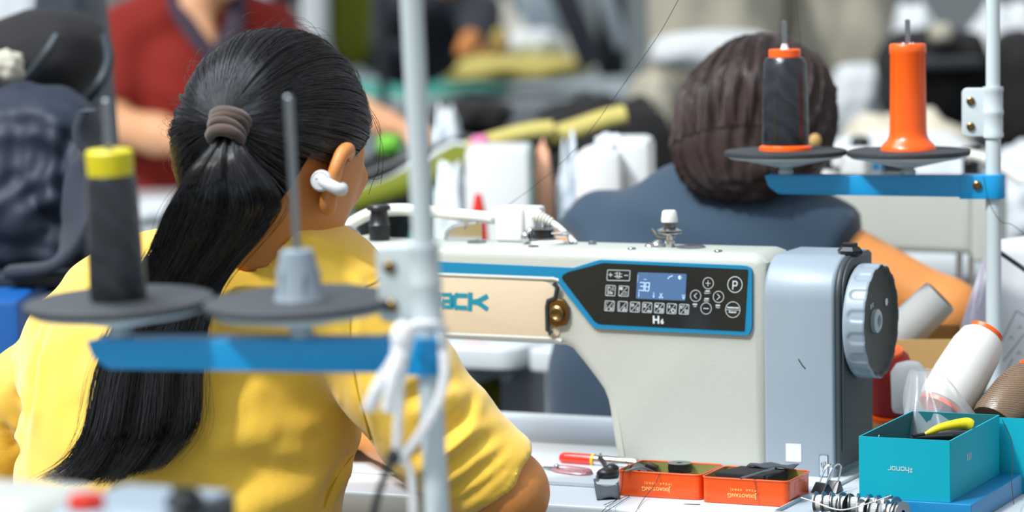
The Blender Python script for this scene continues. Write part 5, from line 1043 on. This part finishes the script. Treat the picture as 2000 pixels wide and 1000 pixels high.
# ------------------------------------------------------------------ person in red facing the camera
YR = 7.5; X3 = np.array([1., 0, 0]); rh = P(440, -115, YR - .12); rR = headframe(200, 35); hp, _ = head_prims(rh, rR)
rSa, rSb = P(245, 70, YR), P(520, 60, YR + .05); rea = P(215, 245, YR - .10); reb = P(640, 200, YR - .1); rha = P(400, 280, YR - .30); rhb = P(765, 245, YR - .45)
rcl = [elld(P(375, 190, YR), (.17, .12, .20)), elld(P(375, 330, YR), (.17, .13, .20)), capd(P(370, 10, YR), rSa, .075, .072), capd(P(400, 10, YR), rSb, .075, .070), cutplane(chain([rSa, rea], [.070, .068], .02), P(222, 205, YR - .08), rea - rSa), cutplane(chain([rSb, reb], [.070, .062], .02), P(600, 150, YR), reb - rSb)]
rsk = hp + [capd(rh + rR @ np.array([-.02, 0, -.05]), P(378, 20, YR - .02), .055, .060), capd(P(380, 20, YR - .07), P(412, 88, YR - .12), .045, .02), chain([rSa, rea, rea * .5 + rha * .5, rha], [.05, .048, .046, .030], .02), chain([rSb, reb, reb * .5 + rhb * .5, rhb], [.05, .045, .040, .030], .02), elld(P(375, 190, YR + .02), (.13, .09, .16))] + hand_prims(rha, np.array([.95, -.3, -.05]), AW, 1) + hand_prims(rhb, np.array([.5, -.8, -.05]), AW, 1)
w3, red_o = seg_person('person in a dark red polo shirt facing this way, forearm on a table', [rcl[0].bb[0][0], YR, 0], rsk, rcl, 'maroon', 'polo_shirt', 'skin2', .012)
m = MB(); m.tube(spl([P(335, -40, YR - .02), P(350, 20, YR - .10), P(385, 75, YR - .155), P(418, 112, YR - .175)], 6), .022, 10, flat=.5); m.tube(spl([P(455, -20, YR - .03), P(462, 30, YR - .11), P(445, 80, YR - .155), P(418, 112, YR - .175)], 6), .024, 10, flat=.5); part('collar', m, M['darkcollar'], red_o, auto=0)
m = MB(); m.tube([P(418, 112, YR - .15), P(415, 170, YR - .16)], .012, 8, flat=.4); part('placket', m, M['darkcollar'], red_o, auto=0)
m = MB(); m.ell(rh + rR @ np.array([-.015, 0, .02]), (.10, .09, .105), R=rR); part('hair', m, M['hair'], w3)
# ------------------------------------------------------------------ generic soft bundles
def bundle(name, label, cat, px0, px1, py0, py1, Y, dep, mt, lump=.12, rz=0.0, seed=1, group=None, sq=2.6, rest=None):
    a, b = P(px0, py0, Y), P(px1, py1, Y)
    if rest is not None: b[2] = rest
    c = (a + b) / 2; r = np.array([abs(b[0] - a[0]) / 2, dep / 2, abs(a[2] - b[2]) / 2]); g = np.random.default_rng(seed); nu, nv = 48, 26; m = MB(); V = []
    ph = g.uniform(0, 6, 8)
    for j in range(nv):
        f = math.pi * j / (nv - 1)
        for i in range(nu):
            t = 2 * math.pi * i / nu; d = np.array([math.cos(t) * math.sin(f), math.sin(t) * math.sin(f), math.cos(f)]); k = (np.abs(d) ** sq).sum() ** (-1 / sq)
            nz = 1 + lump * (.5 * math.sin(3 * d[0] * 3 + ph[0]) * math.sin(4 * d[2] + ph[1]) + .35 * math.sin(7 * d[0] + 5 * d[1] + ph[2]) + .25 * math.sin(11 * d[2] + 6 * d[1] + ph[3]) + .2 * math.sin(17 * d[0] - 9 * d[2] + ph[4]))
            V.append(d * k * nz * r)
    V = np.array(V); 
    if rz: V = V @ roty(rz).T
    m.add(V + c, [[j * nu + i, (j + 1) * nu + i, (j + 1) * nu + (i + 1) % nu, j * nu + (i + 1) % nu] for j in range(nv - 1) for i in range(nu)]); o = solo(name, m, M[mt], label, cat, group, auto=0); return o
def bx(name, label, cat, px0, px1, py0, py1, Y, dep, mt, bev=.006, rz=0.0, group=None, rest=None):
    a, b = P(px0, py0, Y), P(px1, py1, Y)
    if rest is not None: b[2] = rest
    c = (a + b) / 2; c[1] += dep / 2; m = MB(); m.box(c, (abs(b[0] - a[0]), dep, abs(a[2] - b[2])), R=rotz(rz), bev=bev); return solo(name, m, M[mt], label, cat, group)
# far tables
def far_table(label, x0, x1, Y0, Y1, z, mt, edge='tedge', leg='greyl'):
    t = thing('work_table', label, 'table', [(x0 + x1) / 2, (Y0 + Y1) / 2, 0]); m = MB(); m.box([(x0 + x1) / 2, (Y0 + Y1) / 2, z - .02], (x1 - x0, Y1 - Y0, .04), bev=.006); part('table_top', m, M[mt], t)
    for x in (x0 + .12, x1 - .12):
        for y in (Y0 + .1, Y1 - .1): m = MB(); m.box([x, y, (z - .04) / 2], (.05, .05, z - .04), bev=.004); part('leg', m, M[leg], t)
    return t
far_table('long white table in front of the person in red', -1.9, -.35, 6.35, 7.32, .76, 'table')
far_table('far table with a green cutting mat on top, across the top of the picture', P(640, 150, 12.4)[0], P(1235, 150, 12.4)[0], 11.6, 13.4, .74, 'greyl')
m = MB(); m.box([P(790, 150, 12.2)[0], 12.3, .745], (.80, 1.2, .008), bev=.002); solo('cutting_mat', m, M['green'], 'green cutting mat on the far table behind the left pole', 'mat')
far_table('dark table behind the woman in navy, under the cream canvas sacks', P(1020, 200, 8.2)[0], P(2300, 200, 8.2)[0], 7.6, 9.2, .80, 'darkmetal', leg='darkmetal')
far_table('table with fabrics right of the woman in navy', P(1560, 300, 5.9)[0], P(2300, 300, 5.9)[0], 5.5, 6.8, .76, 'table')
far_table('low table with a teal mat left of the woman in navy', P(560, 400, 6.0)[0], P(1180, 400, 6.0)[0], 5.55, 6.15, .76, 'green')
# items on far table
bundle('cloth_bundle', 'beige cloth bundle on the far table right of the left pole', 'cloth', 826, 925, 62, 122, 12.2, .25, 'canvas', .2, seed=3)
bundle('cloth_bundle', 'cream cloth bundle with a pink tone near the middle of the far table', 'cloth', 905, 990, 45, 115, 12.1, .25, 'yellowcloth', .2, seed=4)
bundle('hand_towel', 'small peach cloth in front of the cream bundle on the far table', 'cloth', 915, 962, 70, 112, 11.9, .12, 'peach', .1, seed=5)
bundle('amber_bottle', 'amber coloured jar on the far table', 'jar', 972, 992, 70, 100, 11.95, .05, 'kraft', .02, seed=6)
bundle('cloth_bundle', 'bright white cloth bundle in the middle of the far table', 'cloth', 992, 1095, 58, 112, 12.0, .25, 'whitecloth', .12, seed=7)
bundle('yellow_cloth', 'long straw-coloured cloth laid along the front of the far table', 'cloth', 835, 1150, 112, 158, 11.8, .5, 'yellowcloth', .08, seed=8)
for k, (x, y, r) in enumerate(((1126, 58, 27), (1148, 116, 27), (1108, 96, 22), (978, 22, 24), (1006, 52, 20))):  # white cones shaped to imitate round out-of-focus highlights
    c = P(x, y, 12.0); rr_ = r / FPX * 12.0; m = MB(); m.lathe([(0, 0), (rr_, 0), (rr_ * 1.02, .02), (rr_ * .75, .14), (rr_ * .4, .145), (0, .145)], 28, c, frame(z=[.1, 1, .05]), caps=False)
    solo('thread_cone', m, M['threadwhite'], ['white thread cone lying base-on at the right end of the far table, upper one', 'white thread cone lying at the right end of the far table, lower right one', 'white thread cone wedged between the two round white cones on the far table', 'pale cone above the cream bundle on the far table', 'pale cone between the cream and the white bundles on the far table'][k], 'thread cone', auto=40)
bx('grey_machine', 'grey blocky machine behind the white bundle on the far table', 'machine', 1010, 1100, -20, 62, 12.8, .3, 'grey', .02)
bx('machine_column', 'dark machine column leaning left behind the far table, right of the white cones', 'machine', 1165, 1225, -60, 150, 11.4, .2, 'darkmetal', .02, 0)
o = bx('machine_arm', 'dark slanting machine arm above the right end of the far table', 'machine', 1130, 1185, -80, 130, 11.2, .15, 'charcoal', .02); o.rotation_euler = (0, math.radians(-22), 0)
o = bx('grey_bracket', 'slanting blue-grey bracket beside the dark machine column', 'bracket', 1200, 1232, -60, 95, 11.0, .1, 'grey', .01); o.rotation_euler = (0, math.radians(-18), 0)
# hanging cloths, white machine behind the head
bundle('olive_cloth', 'olive green cloth hanging behind the head of the woman in yellow', 'cloth', 640, 728, -160, 128, 9.5, .12, 'olive', .05, seed=9, sq=4)
bundle('white_cloth', 'pale cloth hanging left of the olive one', 'cloth', 585, 645, -140, 120, 9.4, .12, 'whitecloth', .06, seed=10, sq=4)
bundle('white_cloth', 'pale cloth hanging beside the red sleeve', 'cloth', 462, 528, -120, 90, 9.0, .12, 'whitecloth', .06, rz=-.25, seed=12, sq=4)
bx('grey_machine', 'grey machine body behind the head of the woman in yellow', 'machine', 528, 582, 15, 120, 8.9, .2, 'grey', .02, rest=0.0)
bx('dark_cabinet', 'dark cabinet filling the gap behind the grey machine body', 'cabinet', 500, 600, -160, 130, 10.2, .4, 'blackf', .01, rest=0.0)
rl = thing('clothes_rail', 'dark rail with pale and olive cloths hanging behind the woman in yellow', 'clothes rail', [P(600, 0, 9.35)[0], 9.35, 0])
xa, xb = P(445, 0, 9.35)[0], P(745, 0, 9.35)[0]; zt = float(P(600, -165, 9.5)[2])
m = MB(); m.tube([(xa, 9.35, zt), (xb, 9.35, zt)], .014, 12); part('top_bar', m, M['darkmetal'], rl)
for x in (xa, xb):
    m = MB(); m.tube([(x, 9.35, 0), (x, 9.35, zt)], .014, 12); m.box((x, 9.35, .02), (.06, .5, .04), bev=.01); part('post', m, M['darkmetal'], rl)
# far dark person
YD = 11.0; dh = P(868, -40, YD); dR = headframe(185, 30); hp, _ = head_prims(dh, dR)
dS1, dS2 = P(745, 20, YD + .05), P(940, 25, YD); dcl = [elld(P(800, 75, YD + .15), (.2, .13, .17)), elld(P(850, 30, YD + .1), (.17, .12, .12)), capd(P(850, 0, YD), dS1, .08, .07), capd(P(850, 0, YD), dS2, .08, .07), chain([dS1, P(720, 100, YD - .1), P(780, 112, YD - .3)], [.07, .06, .05]), chain([dS2, P(925, 70, YD - .15)], [.07, .055])]
dsk = hp + [capd(dh, P(850, 10, YD), .05, .055), chain([dS2, P(925, 70, YD - .15), P(905, 100, YD - .3)], [.045, .04, .03]), chain([dS1, P(720, 100, YD - .1)], [.03, .03])]
w4, _o = seg_person('far blurred person in dark clothes leaning over the green mat behind the left pole', [P(850, 50, YD)[0], YD, 0], dsk, dcl, 'charcoal', 'jacket', 'skin', .014)
m = MB(); m.ell(dh + dR @ np.array([-.015, 0, .02]), (.10, .09, .105), R=dR); part('hair', m, M['hair'], w4)
# middle distance: strips, boxes
def strip(name, label, pts, w0, th_, mt, Y):
    a = spl([P(x, y, Y + dy) for x, y, dy in pts], 8); n = len(a); m = MB(); t = np.gradient(a, axis=0); t /= np.linalg.norm(t, axis=1)[:, None]; V = []
    for i in range(n):
        s_ = np.cross([0, 0, 1], t[i]); s_ /= np.linalg.norm(s_); up = np.cross(t[i], s_)
        for q in rrect(-w0 / 2, -th_ / 2, w0 / 2, th_ / 2, th_ * .4, 3): V.append(a[i] + s_ * q[0] + up * q[1])
    k = 16; m.add(V, [[i * k + j, i * k + (j + 1) % k, (i + 1) * k + (j + 1) % k, (i + 1) * k + j] for i in range(n - 1) for j in range(k)] + [list(range(k))[::-1], [(n - 1) * k + j for j in range(k)]]); return solo(name, m, M[mt], label, 'cloth', auto=50)
strip('cushion_strip', 'olive-sided padded strip rising behind the left pole towards the pink cloth', [(690, 392, 0), (780, 362, 0), (850, 335, .02), (915, 300, .05)], .10, .030, 'olive', 5.15)
strip('lining_cloth', 'pale lining lying on the olive padded strip', [(690, 378, .02), (780, 347, .02), (850, 316, .04), (915, 283, .07)], .11, .010, 'whitecloth', 5.18)
strip('yellow_strip', 'straw-yellow cloth strip right of the pink cloth', [(915, 288, 0), (980, 268, 0), (1040, 254, .0), (1080, 250, .0)], .10, .022, 'yellowcloth', 5.2)
strip('yellow_strip', 'longer straw-yellow cloth strip pointing up to the right, ending before the brown hair', [(1070, 268, .05), (1120, 252, .05), (1180, 232, .05), (1222, 222, .05)], .12, .026, 'yellowcloth', 5.25)
bundle('pink_cloth', 'small pink cloth on the olive strip', 'cloth', 918, 958, 264, 292, 5.1, .05, 'magenta', .1, seed=13)
bundle('brown_scraps', 'dark brown scraps below the yellow strips', 'cloth', 955, 1100, 272, 298, 5.3, .12, 'blackf', .15, seed=14)
m = MB(); m.tube(spl([P(700, 350, 5.3), P(770, 322, 5.3), P(830, 300, 5.3), P(905, 275, 5.35)], 8), .010, 10); solo('black_hose', m, M['blackp'], 'black hose curving above the olive strip', 'hose')
bundle('white_scraps', 'heap of white scraps right of the left pole', 'cloth', 835, 905, 215, 285, 6.0, .2, 'whitecloth', .2, seed=15, rest=.76)
bundle('dark_bag', 'dark bag under the far table right of the left pole', 'bag', 835, 1000, 195, 262, 7.2, .3, 'blackf', .1, seed=16)
bundle('dark_pile', 'black pile under the dark table left of the brown hair', 'cloth', 1020, 1320, 200, 345, 7.0, .4, 'blackf', .06, seed=17, sq=5, rest=0.0)
bundle('lime_bag', 'lime green bag left of the left pole', 'bag', 735, 785, 262, 304, 5.6, .1, 'lime', .1, seed=18)
bundle('dark_bag', 'dark bag lying under the lime bag', 'bag', 690, 800, 298, 345, 5.6, .2, 'blackf', .08, seed=19, rest=.76)
bx('white_box', 'white box with a flat front beside the machine plug', 'box', 912, 1040, 292, 452, 4.72, .16, 'white', .008, -.05, rest=.76)
bx('white_box', 'white box left of the navy shoulder', 'box', 1132, 1225, 296, 490, 4.30, .14, 'white', .012, -.1, rest=.76)
bx('white_box', 'taller white box touching the navy shoulder', 'box', 1190, 1282, 275, 490, 4.34, .14, 'white', .012, -.1, rest=.76)
bundle('peach_cloth', 'peach cloth standing between the two white boxes', 'cloth', 1038, 1082, 285, 345, 4.9, .06, 'peach', .12, seed=20, rest=.76)
bundle('teal_cloth', 'small teal cloth at the corner of the flat white box', 'cloth', 1026, 1042, 285, 315, 4.8, .04, 'green', .1, seed=21, rest=.76)
bundle('white_frill', 'white frilly cloth between the peach cloth and the white box', 'cloth', 1088, 1136, 285, 345, 4.85, .06, 'whitecloth', .25, seed=22, rest=.76)
bundle('white_cloth', 'white crumpled cloth on top of the white boxes', 'cloth', 1160, 1225, 262, 302, 4.40, .12, 'whitecloth', .15, seed=23)
bx('dark_box', 'dark box in the gap between the white boxes', 'box', 1040, 1135, 335, 440, 5.1, .2, 'blackf', .01, rest=.76)
m = MB(); c = P(935, 425, 4.60); hh = c[2] - .76; c[2] = .76; m.lathe([(0, 0), (.020, 0), (.012, hh), (.005, hh + .034), (0, hh + .036)], 20, c, caps=False); solo('red_cone', m, M['red'], 'small red cone in front of the flat white box', 'cone')
bundle('white_cloth', 'white crumpled cloth left of the flat white box, right of the left pole', 'cloth', 838, 920, 325, 425, 4.95, .15, 'whitecloth', .15, seed=24, rest=.76)
bundle('white_cloth', 'white cloth on the table at the left, under the red sleeve', 'cloth', 235, 375, 392, 430, 6.5, .3, 'whitecloth', .08, seed=25, rest=.76)
bundle('dark_bag', 'dark bag between the red shirt and the ponytail', 'bag', 340, 380, 285, 320, 7.0, .1, 'charcoal', .1, seed=26)
# canvas sacks, fabrics on the right
bundle('canvas_sack', 'large cream canvas sack at the top, right of the loose thread', 'sack', 1265, 1520, -160, 108, 8.6, .5, 'canvas', .07, seed=31, sq=4, rest=.80)
bundle('canvas_sack', 'large cream canvas sack at the top, between black and orange cones', 'sack', 1500, 1745, -160, 190, 8.8, .5, 'canvas', .07, seed=32, sq=4, rest=.80)
bundle('white_roll', 'white cloth roll at the foot of the cream sacks, above the brown hair', 'cloth', 1268, 1520, 62, 138, 8.1, .25, 'whitecloth', .06, seed=33)
bundle('white_cloth', 'small pale cloth left of the brown hair', 'cloth', 1225, 1320, 145, 185, 7.9, .2, 'canvas', .12, seed=34, rest=.80)
bundle('white_roll', 'pale roll between the brown hair and the orange spool', 'cloth', 1620, 1735, 125, 205, 7.9, .2, 'whitecloth', .1, seed=35, rest=.80)
bundle('black_bag', 'big black bag behind the orange spool', 'bag', 1720, 1925, 60, 240, 7.6, .4, 'blackf', .06, seed=36, sq=4)
bx('grey_machine', 'grey machine arm in the dark behind the right stand pole', 'machine', 1760, 1925, 115, 135, 7.3, .1, 'darkmetal', .01)
bundle('green_jar', 'pale green jar behind the orange spool', 'jar', 1815, 1860, 45, 85, 7.4, .08, 'canvas', .05, seed=37)
bundle('white_cloth', 'white cloth at the top between the orange spool and the right pole', 'cloth', 1740, 1835, 12, 60, 8.1, .2, 'whitecloth', .1, seed=38, rest=.80)
bundle('black_bag', 'black bag right of the right stand pole', 'bag', 1940, 2060, 62, 290, 7.4, .3, 'blackf', .05, seed=39, sq=4)
bundle('white_cloth', 'white cloth in the top right corner', 'cloth', 1885, 2040, 10, 62, 7.9, .2, 'whitecloth', .1, seed=40, rest=.80)
bundle('cream_fabric', 'heap of cream fabric behind the orange spool foot', 'cloth', 1625, 1905, 222, 285, 6.0, .4, 'creamcloth', .12, seed=41, rest=.76)
bundle('white_cloth', 'white fabric heap between the discs and the blue arm at the right', 'cloth', 1600, 1930, 262, 345, 5.75, .4, 'whitecloth', .08, seed=42, rest=.76)
bundle('white_cloth', 'crumpled white bag right of the right stand pole', 'bag', 1938, 2060, 285, 375, 5.6, .3, 'whitecloth', .15, seed=43, rest=.76)
bx('blue_tray', 'blue tray edge behind the right discs', 'tray', 1610, 1725, 312, 332, 5.5, .1, 'blue', .003)
bundle('dark_scissors', 'dark blob on the fabric behind the orange spool foot', 'cloth', 1660, 1700, 265, 292, 5.5, .06, 'blackp', .1, seed=44)
# left: black padded bag, navy jacket, blue crate
bundle('black_bag', 'big black padded bag with grey piping in the top left corner', 'bag', -60, 215, 20, 212, 4.35, .30, 'blackf', .03, rz=-.12, seed=51, sq=2.3)
m = MB(); m.tube(spl([P(25, 175, 4.17), P(60, 145, 4.155), P(90, 105, 4.15), P(112, 70, 4.16)], 8), .007, 10); m.tube(spl([P(150, 214, 4.26), P(190, 170, 4.22), P(212, 120, 4.24), (P(205, 75, 4.28))], 8), .008, 10); solo('grey_piping', m, M['darkmetal'], 'grey piping bands running over the black padded bag', 'piping')
bundle('black_hood', 'dark cover behind the black bag, reaching the red sleeve at the top', 'cover', 60, 215, -110, 90, 4.8, .3, 'charcoal', .05, seed=52, rest=0.0, sq=4)
bundle('white_cloth', 'pale cloth at the left edge in front of the black bag', 'cloth', -30, 48, 98, 165, 4.1, .06, 'canvas', .1, seed=53)
bundle('white_wall_cloth', 'pale cloth in the very top left corner', 'cloth', -60, 110, -90, 35, 6.6, .2, 'whitecloth', .05, seed=54, rest=.76)
jk = smin([elld(P(60, 330, 4.05), (.10, .09, .11)), elld(P(110, 420, 4.02), (.055, .07, .10)), elld(P(0, 420, 4.05), (.10, .10, .12)), capd(P(-20, 215, 4.05), P(150, 225, 4.08), .022, .018), capd(P(120, 250, 4.0), P(150, 480, 4.0), .030, .026)], .035)
V, F = surfnet(jk, .006); bvj = bvh_of(V, F); CJ = []
for pts, amp, sg in (([(60, 215), (75, 300), (60, 360), (70, 420)], .016, .014), ([(140, 230), (120, 330), (130, 430)], .012, .010), ([(20, 240), (30, 300), (10, 380)], .014, .014), ([(60, 400), (100, 440), (80, 480)], .014, .012)):
    s_ = onsurf(bvj, pts)
    if len(s_) > 2: CJ.append((s_, amp, sg))
V, F = creases((V, F), CJ); N = vnormals(V, F); V = V + N * (.0045 * np.sin(V[:, 0] * 60 + 4 * np.sin(V[:, 2] * 40)) * np.sin(V[:, 2] * 45 + V[:, 1] * 30 + 2 * np.sin(V[:, 0] * 35)))[:, None]; m = MB(); m.add(V, F.tolist()); solo('navy_jacket', m, mat('navy_nylon', (24, 34, 50), .6, spec=.4, bump=.6, scale=30), 'crumpled dark navy jacket heaped at the left edge under the black bag', 'jacket', auto=0)
strip('jacket_strap', 'slate strap hanging from the navy jacket behind the black cone', [(172, 215, 0), (165, 330, 0), (150, 440, -.02), (110, 515, -.03), (15, 532, -.03)], .05, .014, 'charcoal', 3.92)
bx('metal_plate', 'grey metal shelf plate at the left edge below the navy jacket', 'shelf', -80, 145, 538, 560, 3.9, .25, 'darkmetal', .003)
bx('blue_crate', 'blue plastic crate at the left edge behind the left disc', 'crate', -150, 45, 590, 860, 3.75, .3, 'crate', .008, rest=0.0)
bx('dark_cabinet', 'dark cabinet under the navy jacket', 'cabinet', -120, 225, 505, 900, 4.15, .3, 'blackf', .01, rest=0.0)
# under the navy table
bx('dark_bin', 'dark bin below the navy woman table, seen through the machine opening', 'bin', 870, 1010, 700, 960, 4.9, .3, 'darkmetal', .01)
bundle('white_cloth', 'small white cloth under the table seen through the machine opening', 'cloth', 972, 1002, 695, 745, 4.6, .05, 'whitecloth', .1, seed=61)
bundle('olive_bag', 'olive bag under the table seen through the machine opening', 'bag', 935, 1010, 735, 800, 4.7, .1, 'olive', .1, seed=62)
# ------------------------------------------------------------------ shell
m = MB(); m.box([0, 8, -.05], (14, 20, .1)); struct('floor', m, M['floor'], smooth=False)
m = MB(); m.box([0, 17.05, 1.6], (14, .1, 3.4)); struct('wall_back', m, M['wall'], smooth=False)
